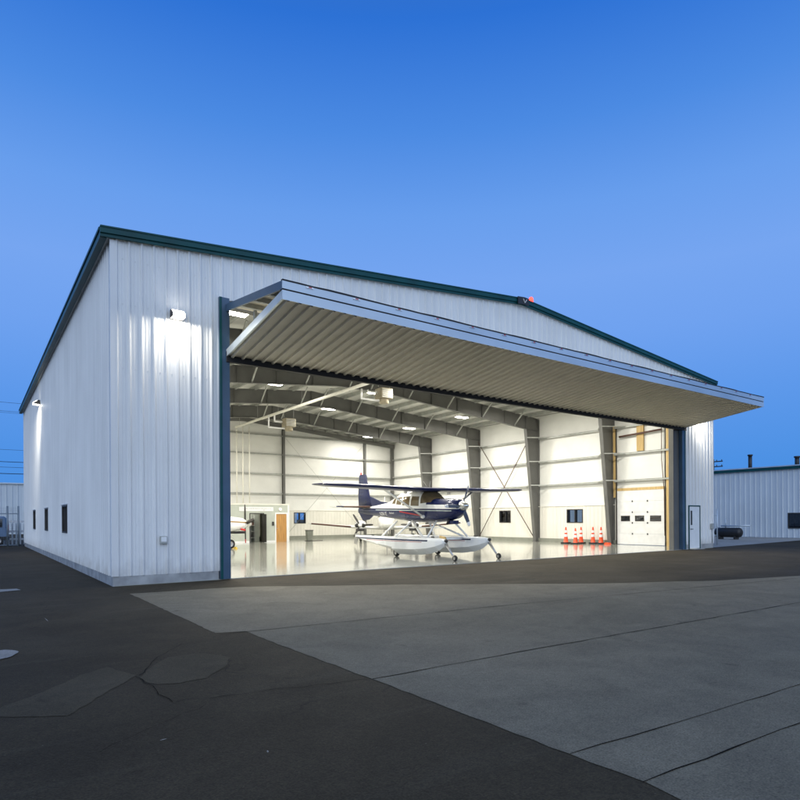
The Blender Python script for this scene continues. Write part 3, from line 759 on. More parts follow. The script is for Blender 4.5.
# ------------------------------------------------------------------ lamps
def area(name, loc, sx, sy, power, c, rot=(0, 0, 0), spread=180, parent=None):
    l = bpy.data.lights.new(name, 'AREA'); l.shape = 'RECTANGLE'; l.size = sx; l.size_y = sy; l.energy = power; l.color = c; l.spread = R(spread)
    o = bpy.data.objects.new(name, l); col.objects.link(o); o.location = loc; o.rotation_euler = rot
    if parent: o.parent = parent
    return o
WARM = (1, .965, .875)
def ceiling_light(x, y, z, label, power=430, top=None):
    t = thing('ceiling_light', label, 'ceiling light', (x, y, z), 0, 'high bay lights under the hangar roof')
    m = MB(); m.box((-.50, -.22, .02), (.50, .22, .10)); m.box((-.4, -.1, .10), (.5, .1, .15)); m.build('housing', K['white'], t, bevel=.01)
    m = MB(); m.box((-.46, -.18, .0), (.46, .18, .018)); m.build('lens', K['lens'], t)
    h = (zr(x)-.25)-z
    for sx in (-.4, .4):
        m = MB(); m.tube((sx, 0, .15), (sx, 0, h), .008, n=6); m.build('hanger', K['steel'], t)
    area('lamp', (0, 0, -.02), .9, .34, power, WARM, parent=t)
    return t
LIT = [(4.45, 3.4, 8.75, 'bright high bay light just inside the left jamb of the open door'),
       (10.4, 13.6, 8.95, 'high bay light peeping below the nearest visible rafter, left of the white pipe'),
       (16.6, 18.7, 9.0, 'high bay light just under the white pipe, between the two rear rafters'),
       (16.4, 12.7, 9.0, 'high bay light shining right beside the hanging heater nearest the door'),
       (25.2, 21.3, 8.75, 'high bay light toward the rear right column, farthest right of the rear bay'),
       (25.2, 15.1, 8.75, 'high bay light in front of the crossed brace rods, largest of the right hand row')]
for a in LIT: ceiling_light(*a)
for x, y in ((16.4, 5.5), (24.6, 9.0), (24.6, 3.4), (16.4, 8.8), (10.4, 6.5), (4.5, 9.5), (4.5, 15.5), (4.5, 21.5), (4.6, 27), (25.2, 27.2)):
    ceiling_light(x, y, 8.75, 'high bay light hidden by the rafters and the raised door leaf')
def wall_light(loc, rz, label, power=95):
    t = thing('wall_light', label, 'wall light', loc, rz, 'wall lights on the hangar')
    m = MB(); m.prism([(-.02, -.02), (-.02, .20), (-.10, .20), (-.30, .06), (-.30, -.02)], lambda u, w_, d: (d, u, w_), -.17, .17); m.build('housing', K['dark'], t, bevel=.01)
    m = MB(); m.box((-.15, -.28, -.028), (.15, -.06, -.0215)); m.prism([(-.304, -.02), (-.304, .062), (-.15, .172), (-.16, .178), (-.318, .066), (-.318, -.02)], lambda u, w_, d: (d, u, w_), -.15, .15); m.build('lens', K['packlens'], t)
    area('lamp', (0, -.25, -.04), .30, .22, power, (1, .95, .82), parent=t)
    return t
wall_light((1.6, -.03, 7.1), 0, 'glaring wall light left of the open door on the front wall', 52)
wall_light((28.4, -.03, 7.1), 0, 'wall light above the entry door, hidden behind the raised door', 100)
wall_light((-.03, 18.58, 7.55), -math.pi/2, 'wall light high on the long left side wall above the windows', 140)
# roof beacon
t = thing('roof_beacon', 'small red obstruction beacon standing on the roof ridge', 'beacon', (15.95, .3, 10.30))
m = MB(); m.tube((0, 0, 0), (0, 0, .28), .03); m.box((-.1, -.1, .0), (.1, .1, .04)); m.build('bracket', K['dark'], t)
m = MB(); m.revolve([(.0, .50), (.06, .48), (.09, .42), (.10, .28), (.0, .27)], n=14); m.build('lens', K['beaconlens'], t)
# electrical box low on the front wall
t = thing('electrical_box', 'small grey electrical box low on the front wall left of the door', 'electrical box', (1.23, -.03, 1.14))
m = MB(); m.box((-.09, -.08, -.10), (.09, .0, .10)); m.build('box_body', K['girt'], t, bevel=.008)
m = MB(); m.box((-.07, -.095, -.05), (.07, -.082, .08)); m.build('cover', K['white'], t, bevel=.004)
t = thing('electrical_box', 'small grey box on the right front corner of the hangar beyond the entry door', 'electrical box', (29.75, -.03, 1.16))
m = MB(); m.box((-.10, -.10, -.15), (.10, 0, .15)); m.build('box_body', K['girt'], t, bevel=.008)
m = MB(); m.tube((0, -.05, -.15), (0, -.05, -.9), .02); m.build('conduit', K['girt'], t)

# heaters, pipe
PIPE_Z = 8.4
t = thing('white_pipe', 'long white pipe slung under the rafters down the middle of the hangar', 'pipe', (13, 8, PIPE_Z))
m = MB(); m.tube((.12, .0, 0), (-.2, 17.7, 0), .085, n=14); m.build('pipe_run', K['offwhite'], t)
for dx, dy in ((-.2, 17.6), (.15, 17.3), (.6, 17.2)):
    m = MB(); m.tube((dx, dy, 0), (dx, dy, 2.86-PIPE_Z), .045, n=8); m.build('drop_pipe', K['offwhite'], t)
for k in range(6):
    m = MB(); yy = 1+k*3.2; m.tube((.1-.018*yy, yy, .08), (.1-.018*yy, yy, zr(13)-.25-PIPE_Z), .008, n=5); m.build('hanger', K['steel'], t)
def heater(x, y, z, label):
    t = thing('unit_heater', label, 'heater', (x, y, z), 0, 'unit heaters hung from the hangar roof')
    m = MB(); m.box((-.36, -.32, 0), (.36, .32, .54)); m.build('casing', K['heater'], t, bevel=.02)
    m = MB(); m.revolve([(0, -.26), (.21, -.26), (.26, -.2), (.26, 0)], n=20); m.build('fan_box', K['heater'], t)
    m = MB()
    for k in range(7): m.box((-.31, -.345, .04+k*.068), (.31, -.322, .062+k*.068))
    m.build('louvre_grille', K['girt'], t)
    m = MB(); m.tube((-.46, 0, .3), (-1.0, 0, .3), .05); m.tube((-1.0, 0, .3), (-1.0, 0, 8.4-z), .05); m.tube((-.30, 0, -.12), (-1.4, 0, -.12), .05); m.tube((-1.4, 0, -.12), (-1.4, 0, 8.4-z), .05); m.build('vent_pipe', K['white'], t)
    for sx in (-.35, .35):
        m = MB(); m.tube((sx, 0, .62), (sx, 0, zr(x)-.25-z), .012, n=6); m.build('hanger', K['steel'], t)
heater(14.95, 9.7, 8.02, 'beige unit heater hung near the open door at the pipe end')
heater(14.1, 19.6, 7.72, 'beige unit heater hung deeper in the hangar below the pipe')

# ------------------------------------------------------------------ office
t = thing('office_room', 'pale green single storey office room in the rear left of the hangar', 'office', (.3, 24.8, 0))
OW, OHt = 16.2, 2.82
m = ribbed(0, OW, lambda u, d, z: (u, -d, z), 0, lambda u: OHt-.1, [(13.2, 14.15, 0, 2.08), (15.18, 16.02, 0, 2.07)], pitch=0)
m.box((OW-.08, .02, 0), (OW, 5.3, OHt-.1)); m.build('wall', K['office'], t)
m = MB(); m.box((-.02, -.03, OHt-.1), (OW+.03, 5.3, OHt)); m.build('roof', K['offwhite'], t)
m = MB(); m.box((OW-.10, -.02, 0), (OW+.02, .018, OHt-.1)); m.box((0, -.02, 0), (13.1, -.002, .12)); m.box((14.25, -.02, 0), (15.08, -.002, .12)); m.build('trim', K['white'], t)
m = MB(); m.ring((15.08, -.1), (16.10, 2.16), .09, FXZ, -.03, .02); df = m.build('door_frame', K['white'], t)
m = MB(); m.box((15.18, .005, .0), (16.01, .05, 2.06)); dl = m.build('wood_door', K['oak'], t)
m = MB(); m.tube((15.26, .0, 1.0), (15.26, -.06, 1.0), .025); m.build('handle', K['steel'], dl)
m = MB(); m.ring((13.12, -.1), (14.24, 2.14), .07, FXZ, -.02, .06); m.build('door_frame', K['dark'], t)
m = MB(); m.box((14.07, -.75, .02), (14.11, -.02, 2.05)); m.build('open_door', K['dark'], t)
# lit back of the room behind the doorway
m = MB(); m.box((12.6, 1.8, 0), (14.6, 1.84, 2.7)); m.build('wall', K['office'], t)
m = MB()
for z in (.3, .75, 1.2, 1.65): m.box((13.25, 1.2, z), (14.0, 1.75, z+.03))
for xx in (13.25, 13.98): m.box((xx, 1.2, 0), (xx+.03, 1.75, 2.0))
sh = m.build('shelf', K['girt'], t)
for k, (xx, z, c) in enumerate(((13.4, .33, 'orange'), (13.7, .33, 'dark'), (13.45, .78, 'white'), (13.75, 1.23, 'brown'), (13.4, 1.23, 'dark'))):
    m = MB(); m.box((xx, 1.25, z), (xx+.18, 1.5, z+.22)); m.build('storage_box', K[c], sh)
area('lamp', (13.6, .9, 2.6), .5, .3, 25, WARM, parent=t)
m = MB(); m.box((12.35, -.035, 2.27), (14.95, -.005, 2.58)); sg = m.build('sign', K['white'], t)
rr = random.Random(3); m = MB(); x = 12.6
while x < 14.7:      # a line of small grey lettering, too small to read in the photo
    l = rr.uniform(.05, .13); m.box((x, -.038, 2.44), (x+l, -.0355, 2.48)); x += l+rr.uniform(.025, .06)
m.box((14.16, -.038, 2.335), (14.26, -.0355, 2.37)); m.build('lettering', K['steel'], sg)
m = MB(); m.tube((15.5, -.06, 2.42), (15.5, -.001, 2.42), .13, n=16); m.build('wall_lamp', K['reflect'], t)
m = MB(); m.box((14.85, -.06, 1.22), (15.0, -.003, 1.5)); m.build('wall_phone', K['dark'], t)

# ------------------------------------------------------------------ aircraft
def sec(a, zc, hw, hh, n=2.4, k=28):
    out = []
    for i in range(k):
        t = 2*math.pi*i/k; c, s = math.cos(t), math.sin(t)
        out.append((a, hw*math.copysign(abs(c)**(2/n), c), zc+hh*math.copysign(abs(s)**(2/n), s)))
    return out
def interp(secs, a):
    ss = sorted(secs)
    for p, q in zip(ss, ss[1:]):
        if p[0] <= a <= q[0]:
            t = (a-p[0])/(q[0]-p[0]); return [p[i]+(q[i]-p[i])*t for i in range(5)]
    return list(ss[0] if a < ss[0][0] else ss[-1])
def dense(secs, step=.12):
    ss = sorted(secs); out = []
    for p, q in zip(ss, ss[1:]):
        n = max(1, int((q[0]-p[0])/step))
        for i in range(n):
            t = i/n; out.append([p[k]+(q[k]-p[k])*t for k in range(5)])
    out.append(list(ss[-1])); return out
def skin_b(secs, a, z):
    _, zc, hw, hh, n = interp(secs, a)
    q = max(0., 1-min(1., abs((z-zc)/hh))**n); return hw*q**(1/n)
def patch(secs, quad, off, s, nu=8, nv=5): # quad corners (a,z): bl, br, tr, tl
    m = MB(); vs = []
    for j in range(nv+1):
        for i in range(nu+1):
            u, v = i/nu, j/nv
            a = (quad[0][0]*(1-u)+quad[1][0]*u)*(1-v)+(quad[3][0]*(1-u)+quad[2][0]*u)*v
            z = (quad[0][1]*(1-u)+quad[1][1]*u)*(1-v)+(quad[3][1]*(1-u)+quad[2][1]*u)*v
            vs.append((a, s*(skin_b(secs, a, z)+off), z))
    m.add(vs, [(j*(nu+1)+i, j*(nu+1)+i+1, (j+1)*(nu+1)+i+1, (j+1)*(nu+1)+i) for j in range(nv) for i in range(nu)], True)
    return m
def airfoil(le, chord, t, y, z, k=9, vert=False):
    up_, lo = [], []
    for i in range(k+1):
        x = (1-math.cos(math.pi*i/k))/2
        yt = 5*t*(.2969*math.sqrt(x)-.126*x-.3516*x*x+.2843*x**3-.1036*x**4)*chord
        up_.append((le-x*chord, yt)); lo.append((le-x*chord, -yt))
    pts = up_+lo[-2:0:-1]
    if vert: return [(a, q, z) for a, q in pts]
    return [(a, y, z+q+.25*t*chord*(1 if False else 0)) for a, q in pts]
def wing(stations):
    m = MB(); m.loft([airfoil(*s) for s in stations]); return m
def text_mesh(s, size, shear=0.):
    cu = bpy.data.curves.new('lettering', 'FONT'); cu.body = s; cu.size = size; cu.shear = shear; cu.resolution_u = 2
    o = bpy.data.objects.new('lettering', cu)
    col.objects.link(o); bpy.context.view_layer.update()
    me = bpy.data.meshes.new_from_object(o.evaluated_get(bpy.context.evaluated_depsgraph_get()))
    vs = [v.co.copy() for v in me.vertices]; fs = [tuple(p.vertices) for p in me.polygons]
    bpy.data.objects.remove(o); bpy.data.meshes.remove(me)
    return vs, fs
def wheel(parent, name, c, r, w_, axis='y'):
    m = MB(); p = [(r*.55, -w_*.5), (r*.86, -w_*.5), (r, -w_*.25), (r, w_*.25), (r*.86, w_*.5), (r*.55, w_*.5)]
    m.revolve(p, axis, c, 20); t = m.build(name, K['tyre'], parent)
    m = MB(); m.revolve([(0, -w_*.42), (r*.5, -w_*.42), (r*.6, -w_*.5), (r*.6, w_*.5), (r*.5, w_*.42), (0, w_*.42)], axis, c, 16); m.build('rim', K['steel'], t)
    return t
def propeller(parent, c, rad, angles, mb, tip=None, spin_r=.17, spin_l=.38, ms=None, bw=.085, tws=1.):
    m = MB(); m.revolve([(0, spin_l), (spin_r*.35, spin_l*.93), (spin_r*.7, spin_l*.65), (spin_r*.93, spin_l*.3), (spin_r, 0), (spin_r, -.05), (0, -.05)], 'x', c, 20)
    p = m.build('spinner', ms or K['chrome'], parent)
    for a in angles:
        ca, sa = math.cos(R(a)), math.sin(R(a)); m = MB(); rings = []
        for t, wd, tw in ((.12, .5, 50), (.25, .9, 42), (.5, 1., 30), (.8, .85, 22), (.97, .6, 18), (1., .3, 18)):
            rr_ = rad*t; ring = []
            for i in range(8):
                th = 2*math.pi*i/8; cx_, tx = math.cos(th)*bw*wd, math.sin(th)*.014*(1.3-t)
                dx = cx_*math.sin(R(tw*tws))+tx*math.cos(R(tw*tws)); dt_ = cx_*math.cos(R(tw*tws))-tx*math.sin(R(tw*tws))
                ring.append((c[0]+dx, c[1]+ca*rr_-sa*dt_, c[2]+sa*rr_+ca*dt_))
            rings.append(ring)
        m.loft(rings); bl = m.build('blade', mb, p)
        if tip and (tip is not K['red'] or a == angles[0]):
            gr = []
            for rg in rings[-3:]:
                ce = sum((Vector(q) for q in rg), Vector())/8; gr.append([tuple(ce+(Vector(q)-ce)*1.12) for q in rg])
            m = MB(); m.loft(gr); m.build('blade_tip', tip, p)
    return p

# --- the floatplane
AX, AY, AH = 13.54, 1.82, -1.589
P = thing('floatplane', 'navy and white high wing floatplane on wheeled floats just inside the door', 'airplane', (AX, AY, 0), AH)
FS = [(-.10, 2.13, .20, .22, 2.2), (-.22, 2.12, .34, .33, 2.3), (-.5, 2.07, .45, .42, 2.5), (-1.0, 2.03, .50, .48, 2.6), (-1.55, 2.00, .545, .50, 2.7), (-1.75, 2.06, .56, .56, 2.7),
      (-2.05, 2.17, .575, .675, 2.8), (-2.3, 2.20, .58, .71, 3.0), (-3.4, 2.21, .58, .70, 3.0), (-4.1, 2.23, .53, .64, 2.8), (-4.7, 2.15, .45, .52, 2.6),
      (-5.4, 2.08, .36, .38, 2.4), (-6.5, 2.07, .24, .28, 2.2), (-7.6, 2.07, .13, .20, 2.1), (-8.45, 2.10, .04, .12, 2.)]
m = MB(); m.loft([sec(*s) for s in dense(FS)]); m.build('fuselage', K['fuse'], P)
# windshield and windows
def shell(secs, a0, a1, z0f, off, name, m_, yfilter=None, n=14, k=28):
    rings = []
    for i in range(n+1):
        a = a0+(a1-a0)*i/n; _, zc, hw, hh, e = interp(secs, a)
        t0 = math.asin(max(-1, min(1, ((z0f(a)-zc)/hh)))) if hh else 0
        s0 = max(-1, min(1, (z0f(a)-zc)/hh)); t0 = math.asin(math.copysign(abs(s0)**(e/2), s0))
        ring = []
        for j in range(k+1):
            t = t0+(math.pi-2*t0)*j/k; c, s = math.cos(t), math.sin(t)
            ring.append((a, (hw+off)*math.copysign(abs(c)**(2/e), c), zc+(hh+off)*math.copysign(abs(s)**(2/e), s)))
        rings.append(ring)
    m = MB(); m.loft(rings, closed=False, caps=False); return m.build(name, m_, P)
shell(FS, -2.22, -1.60, lambda a: 2.36+(-1.60-a)*-.06, .006, 'windshield', K['cabin'])
for s in (-1, 1):
    for q in (((-2.95, 2.24), (-2.34, 2.22), (-2.34, 2.64), (-2.90, 2.66)), ((-3.62, 2.28), (-3.06, 2.26), (-3.03, 2.66), (-3.56, 2.66)), ((-4.18, 2.33), (-3.74, 2.31), (-3.70, 2.65), (-4.10, 2.64)), ((-4.62, 2.37), (-4.28, 2.36), (-4.24, 2.62), (-4.5, 2.60))):
        patch(FS, q, .006, s).build('cabin_window', K['cabin'], P)
    # cabin door line and handle
    m = MB(); m.box((-2.9, s*(skin_b(FS, -2.9, 2.1)+.004), 2.09), (-2.75, s*(skin_b(FS, -2.8, 2.1)+.02), 2.12)); m.build('door_handle', K['steel'], P)
    # registration and script lettering on the rear fuselage
    for body, size, a0, z0, shear in (('N206VE', .24, -6.05 if s < 0 else -4.75, 1.80 if False else 2.015, 0.), ('Stationair', .14, -4.85 if s < 0 else -3.7, 2.06, .35)):
        pass
for body, size, a0, z0, shear, mt in (('N206VE', .23, -6.0, 1.84, 0., 'reflect'), ('Stationair', .13, -4.95, 1.90, .3, 'reflect')):
    vs, fs = text_mesh(body, size, shear)
    for s in (-1, 1):
        wid = max(v.x for v in vs)
        m = MB(); q = []
        for v in vs:
            a = (a0+v.x) if s < 0 else (a0+wid-v.x); z = z0+v.y
            q.append((a, s*(skin_b(FS, a, z)+.006), z))
        m.add(q, fs); m.build('lettering', K[mt], P)
# cowl details
m = MB()
for s in (-1, 1):
    m.box((-.16, s*.12, 2.08), (-.105, s*.29, 2.24))
m.build('air_intake', K['black'], P)
m = MB(); m.tube((-.75, -.18, 1.62), (-.85, -.2, 1.42), .05); m.build('exhaust_pipe', K['dark'], P)
m = MB(); m.box((-.9, -.16, 1.43), (-.5, .16, 1.58)); m.build('cowl_flap', K['navy'], P, bevel=.02)
propeller(P, (-.10, 0, 2.18), .92, (67, -65, 181), K['bladegrey'], K['reflect'], .20, .36, K['chrome'])
# wings
for s in (-1, 1):
    st = [(-1.72, 1.63, .12, s*.0, 2.93), (-1.72, 1.63, .12, s*2.6, 2.975), (-1.82, 1.18, .11, s*5.2, 3.02), (-1.95, .95, .08, s*5.42, 3.035), (-2.1, .6, .05, s*5.50, 3.045)]
    wg = wing(st).build('wing', K['planewhite'], P)
    # navy leading edge: a thin sleeve over the nose of the section
    rings = []
    for le, ch, t, y, z in st[:4]:
        f = airfoil(le, ch, t, y, z); nn = 18
        idx = [4, 3, 2, 1, 0, 17, 16, 15, 14]
        cx_ = le-.3*ch
        rings.append([(cx_+(f[i][0]-cx_)*1.012+.004, y, z+(f[i][2]-z)*1.04+math.copysign(.002, f[i][2]-z)) for i in idx])
    m = MB(); m.loft(rings, closed=False, caps=False); m.build('leading_edge', K['navy'], wg)
    m = MB(); m.loft([airfoil(-1.90, 1.02, .115, s*5.30, 3.027), airfoil(-2.0, .85, .10, s*5.48, 3.04), airfoil(-2.2, .5, .06, s*5.56, 3.05)]); m.build('wing_tip', K['navy'], wg)
    m = MB(); m.box((-2.55, s*1.2-.015, 2.75), (-2.35, s*1.2+.015, 2.86)); m.build('flap_hinge', K['steel'], wg)
    m = MB(); rings = []
    for t in (0, 1):
        c = Vector((-2.05, s*.55, 1.74))*(1-t)+Vector((-2.25, s*2.45, 2.90))*t
        rings.append([(c.x+.10*math.cos(q), c.y+.0, c.z+.032*math.sin(q)) for q in [2*math.pi*i/12 for i in range(12)]])
    m.loft(rings); m.build('wing_strut', K['planewhite'], P)
    m = MB(); m.revolve([(0, .13), (.06, .1), (.085, 0), (.06, -.1), (0, -.13)], 'x', (-2.05, s*.57, 1.75), 12); m.build('strut_fairing', K['planewhite'], P)
# tail
m = MB(); m.loft([airfoil(-7.0, 1.45, .09, 0, 2.22, vert=True), airfoil(-7.35, 1.15, .09, 0, 2.9, vert=True), airfoil(-7.62, .78, .09, 0, 3.9, vert=True), airfoil(-7.70, .62, .06, 0, 3.97, vert=True)])
fin = m.build('fin', K['navy'], P)
m = MB(); m.prism([(-5.0, 2.42), (-7.1, 2.24), (-7.25, 2.80), (-6.3, 2.52)], lambda u, w_, d: (u, d, w_), -.03, .03); m.build('dorsal_fin', K['navy'], P)
m = MB(); m.prism([(-6.7, 1.98), (-7.4, 1.63), (-8.0, 1.58), (-8.45, 2.05)], lambda u, w_, d: (u, d, w_), -.025, .025); m.build('ventral_fin', K['navy'], P)
m = MB(); m.revolve([(0, .14), (.03, .12), (.04, 0), (0, 0)], 'z', (-8.2, 0, 3.96), 10); m.build('tail_beacon', K['beaconlens'] if False else K['red'], P)
for k in range(5):
    m = MB(); m.box((-8.44+.02*k, -.058, 2.95+k*.17), (-7.9+.02*k, -.05, 2.958+k*.17)); m.build('rudder_rib', K['tealgrey'], P)
for s in (-1, 1):
    m = MB(); m.loft([airfoil(-7.05, 1.12, .09, s*.05, 2.27), airfoil(-7.3, .80, .09, s*1.90, 2.28), airfoil(-7.36, .68, .05, s*1.98, 2.285)]); hs = m.build('tailplane', K['planewhite'], P)
    m = MB(); m.box((-7.22, s*1.72, 2.255), (-6.98, s*2.02, 2.315)); m.build('horn_balance', K['navy'], hs, bevel=.02)
    m = MB(); m.loft([[(-7.02+.02, s*.2, 2.27-.05), (-7.06+.03, s*.2, 2.27), (-7.02+.02, s*.2, 2.32)], [(-7.27+.02, s*1.7, 2.28-.035), (-7.30+.035, s*1.7, 2.28), (-7.27+.02, s*1.7, 2.28+.035)]]); m.build('leading_edge', K['brown'], hs)
# floats
def fsec(a, w2, zd, zch, zk):
    return [(a, 0, zk), (a, w2*.75, zk+(zch-zk)*.72), (a, w2, zch), (a, w2, zd-.10), (a, w2*.86, zd-.02), (a, w2*.4, zd), (a, -w2*.4, zd), (a, -w2*.86, zd-.02), (a, -w2, zd-.10), (a, -w2, zch), (a, -w2*.75, zk+(zch-zk)*.72)]
FL = [(.27, .05, .80, .74, .70), (.15, .14, .84, .66, .56), (-.15, .25, .87, .55, .38), (-.7, .34, .88, .45, .23), (-1.5, .38, .88, .39, .14), (-2.6, .38, .875, .37, .115), (-3.05, .38, .87, .37, .11),
      (-3.06, .36, .87, .44, .24), (-4.5, .30, .87, .56, .42), (-5.8, .20, .88, .70, .60), (-6.68, .09, .88, .80, .76)]
for s in (-1, 1):
    c = s*1.16
    m = MB(); m.loft([[(x, y+c, z) for x, y, z in fsec(*q)] for q in FL], smooth=False)
    f = m.build('float', K['floatpaint'], P)
    m = MB(); m.revolve([(0, .06), (.06, .04), (.075, -.04), (.05, -.09)], 'x', (.28, c, .77), 12); m.build('bow_bumper', K['black'], f)
    m = MB(); m.tube((.15, c, .70), (.70, c, .20), .04, n=8); m.tube((.70, c, .22), (.80, c, .12), .045, n=8); m.tube((.28, c, .72), (.62, c, .30), .018, n=6); m.build('nose_strut', K['steel'], f)
    wheel(f, 'nose_wheel', (.81, c, .115), .115, .10)
    m = MB(); m.tube((-3.2, c+s*.02, .42), (-3.2, c-.0, .17), .05, n=8); m.build('main_strut', K['steel'], f)
    wheel(f, 'main_wheel', (-3.22, c+.0, .175), .175, .15)
    m = MB(); m.prism([(-6.5, .95), (-6.85, .95), (-6.95, .45), (-6.7, .42)], lambda u, w_, d: (u, d, w_), c-.015, c+.015); m.build('water_rudder', K['steel'], f)
    for a in (-.6, -5.2):
        m = MB(); m.box((a-.08, c-.03, .87), (a+.08, c+.03, .93)); m.build('deck_cleat', K['black'], f)
    # struts
    for (a0, a1) in ((-1.25, -1.05), (-3.0, -1.3), (-3.0, -3.4), (-4.2, -4.5)):
        m = MB(); m.tube((a0, s*.46, 1.56), (a1, c-s*.05, .87), .042, n=8); m.build('float_strut', K['planewhite'], P)
for a in (-1.1, -4.4):
    m = MB(); m.tube((a, -1.0, .80), (a, 1.0, .80), .05, n=8); m.build('spreader_bar', K['planewhite'], P)
m = MB(); m.prism([(.12, .80), (-.28, .88), (-.30, .97), (.05, .93)], lambda u, w_, d: (u, d, w_), -1.06, -.99); m.build('bow_pad', K['wood'], P)
m = MB(); m.box((-3.4, -.6, 1.26), (-.6, -.57, 1.30)); m.build('step_rail', K['planewhite'], P)
m = MB(); m.tube((-2.6, .2, 3.03), (-2.5, .2, 3.35), .008, n=5); m.tube((-2.2, -.2, 3.03), (-2.5, -.2, 3.32), .008, n=5); m.build('antenna', K['steel'], P)

# --- twin engine aircraft behind
T = thing('twin_aircraft', 'white low wing twin engine airplane parked behind the floatplane', 'airplane', (20.75, 17.95, 0), R(-123))
TS = [(.05, 1.30, .06, .06, 2.), (-.25, 1.28, .26, .22, 2.2), (-.9, 1.27, .46, .36, 2.3), (-1.7, 1.32, .58, .48, 2.4), (-2.2, 1.50, .62, .66, 2.5), (-3.0, 1.58, .64, .74, 2.6), (-5.0, 1.60, .62, .72, 2.5), (-6.5, 1.62, .42, .48, 2.3), (-9.3, 1.70, .10, .16, 2.)]
FSs = TS
m = MB(); m.loft([sec(*s) for s in dense(TS)]); m.build('fuselage', K['planewhite'], T)
P_keep = P; P = T
shell(TS, -2.75, -1.95, lambda a: 1.78, .006, 'windshield', K['cabin'])
P = P_keep
for s in (-1, 1):
    for a in (-3.4, -4.1, -4.8):
        patch(TS, ((a-.25, 1.75), (a+.25, 1.75), (a+.25, 2.05), (a-.25, 2.05)), .006, s).build('cabin_window', K['cabin'], T)
    w_ = wing([(-2.3, 2.0, .14, s*.2, .98), (-2.3, 1.75, .13, s*2.1, 1.06), (-2.75, 1.05, .11, s*5.6, 1.34), (-3.0, .6, .06, s*5.8, 1.37)]).build('wing', K['planewhite'], T)
    m = MB(); m.loft([[(-2.34, s*2.6, 1.02), (-2.285, s*2.6, 1.09), (-2.34, s*2.6, 1.16)], [(-2.76, s*5.55, 1.28), (-2.71, s*5.55, 1.335), (-2.76, s*5.55, 1.39)]]); m.build('deice_boot', K['brown'], w_)
    m = MB(); m.loft([sec(a, 1.22, hw, hh, 2.4) for a, hw, hh in ((-.62, .30, .22), (-.75, .40, .30), (-1.5, .43, .33), (-2.6, .40, .30), (-4.2, .14, .12))]); na = m.build('engine_nacelle', K['planewhite'], T)
    for q in ((s*1.9-.22), (s*1.9+.22)):
        m = MB(); m.revolve([(0, -.595), (.14, -.595), (.15, -.62)], 'x', (0, q, 1.20), 14); m.build('air_intake', K['black'], na)
    na.location = (0, s*1.9, 0)
    for ch in na.children: ch.location = (0, -s*1.9, 0)
    m = MB(); m.box((-1.4, s*1.9-.30, .80), (-.62, s*1.9+.30, .95)); m.build('cowl_flap', K['dark'], T)
    pp = propeller(T, (-.55, s*1.9, 1.22), .92, ((-118, 2, 122) if s < 0 else (-62, 58, 178)), K['blade'], None, .15, .30, K['planewhite'])
    m = MB(); m.tube((-2.6, s*1.9, .95), (-2.6, s*1.9, .25), .05); m.build('gear_leg', K['steel'], T)
    wheel(T, 'main_wheel', (-2.6, s*1.9, .25), .25, .18)
    m = MB(); m.box((-2.2, s*2.15, .35), (-3.0, s*2.17, .85)); m.build('gear_door', K['planewhite'], T)
    wing([(-8.2, 1.0, .09, s*.05, 1.75), (-8.5, .65, .08, s*2.4, 1.85)]).build('tailplane', K['planewhite'], T)
m = MB(); m.loft([airfoil(-7.6, 1.7, .09, 0, 1.7, vert=True), airfoil(-8.5, .8, .08, 0, 3.5, vert=True)]); m.build('fin', K['planewhite'], T)
m = MB(); m.tube((-.9, 0, .95), (-.8, 0, .2), .05); m.build('gear_leg', K['steel'], T)
wheel(T, 'nose_wheel', (-.8, 0, .2), .2, .14)
m = MB(); m.box((-1.5, -.2, .60), (-.5, -.18, .92)); m.box((-1.5, .18, .60), (-.5, .2, .92)); m.build('gear_door', K['dark'], T)

# --- single engine aircraft half hidden by the left jamb
Q = thing('single_engine_aircraft', 'white propeller airplane whose nose shows past the left door jamb', 'airplane', (10.35, 17.0, 0), R(5))
QS = [(-.28, 1.42, .22, .22, 2.2), (-.5, 1.42, .36, .34, 2.4), (-1.3, 1.42, .48, .44, 2.6), (-2.4, 1.48, .56, .54, 2.6), (-3.2, 1.66, .60, .74, 2.6), (-5.0, 1.70, .60, .74, 2.6), (-6.2, 1.72, .42, .5, 2.3), (-8.4, 1.8, .1, .16, 2)]
K['plane3'] = paint_mat('white and tan aircraft paint', [(.06, 1, 1.43, 1.52, -9, 9, (.30, .20, .10))], WHITE)
m = MB(); m.loft([sec(*s) for s in dense(QS)]); m.build('fuselage', K['plane3'], Q)
P = Q; shell(QS, -3.6, -2.75, lambda a: 1.95, .006, 'windshield', K['cabin']); P = P_keep
for s in (-1, 1):
    for a in (-3.9, -4.6):
        patch(QS, ((a-.25, 1.9), (a+.25, 1.9), (a+.25, 2.2), (a-.25, 2.2)), .006, s).build('cabin_window', K['cabin'], Q)
    wing([(-3.4, 1.7, .14, s*.2, 1.05), (-3.8, 1.0, .11, s*4.3, 1.35)]).build('wing', K['planewhite'], Q)
    wing([(-7.5, .9, .09, s*.05, 1.9), (-7.8, .6, .08, s*1.9, 1.95)]).build('tailplane', K['planewhite'], Q)
    m = MB(); m.tube((-4.1, s*1.5, 1.1), (-4.1, s*1.5, .25), .05); m.build('gear_leg', K['steel'], Q)
    wheel(Q, 'main_wheel', (-4.1, s*1.5, .24), .24, .17)
m = MB(); m.loft([airfoil(-6.9, 1.5, .09, 0, 1.8, vert=True), airfoil(-7.6, .75, .08, 0, 3.3, vert=True)]); m.build('fin', K['planewhite'], Q)
m = MB(); m.tube((-1.25, 0, 1.02), (-1.2, 0, .28), .055); m.tube((-1.25, 0, .9), (-.95, 0, .55), .02); m.build('gear_leg', K['planewhite'], Q)
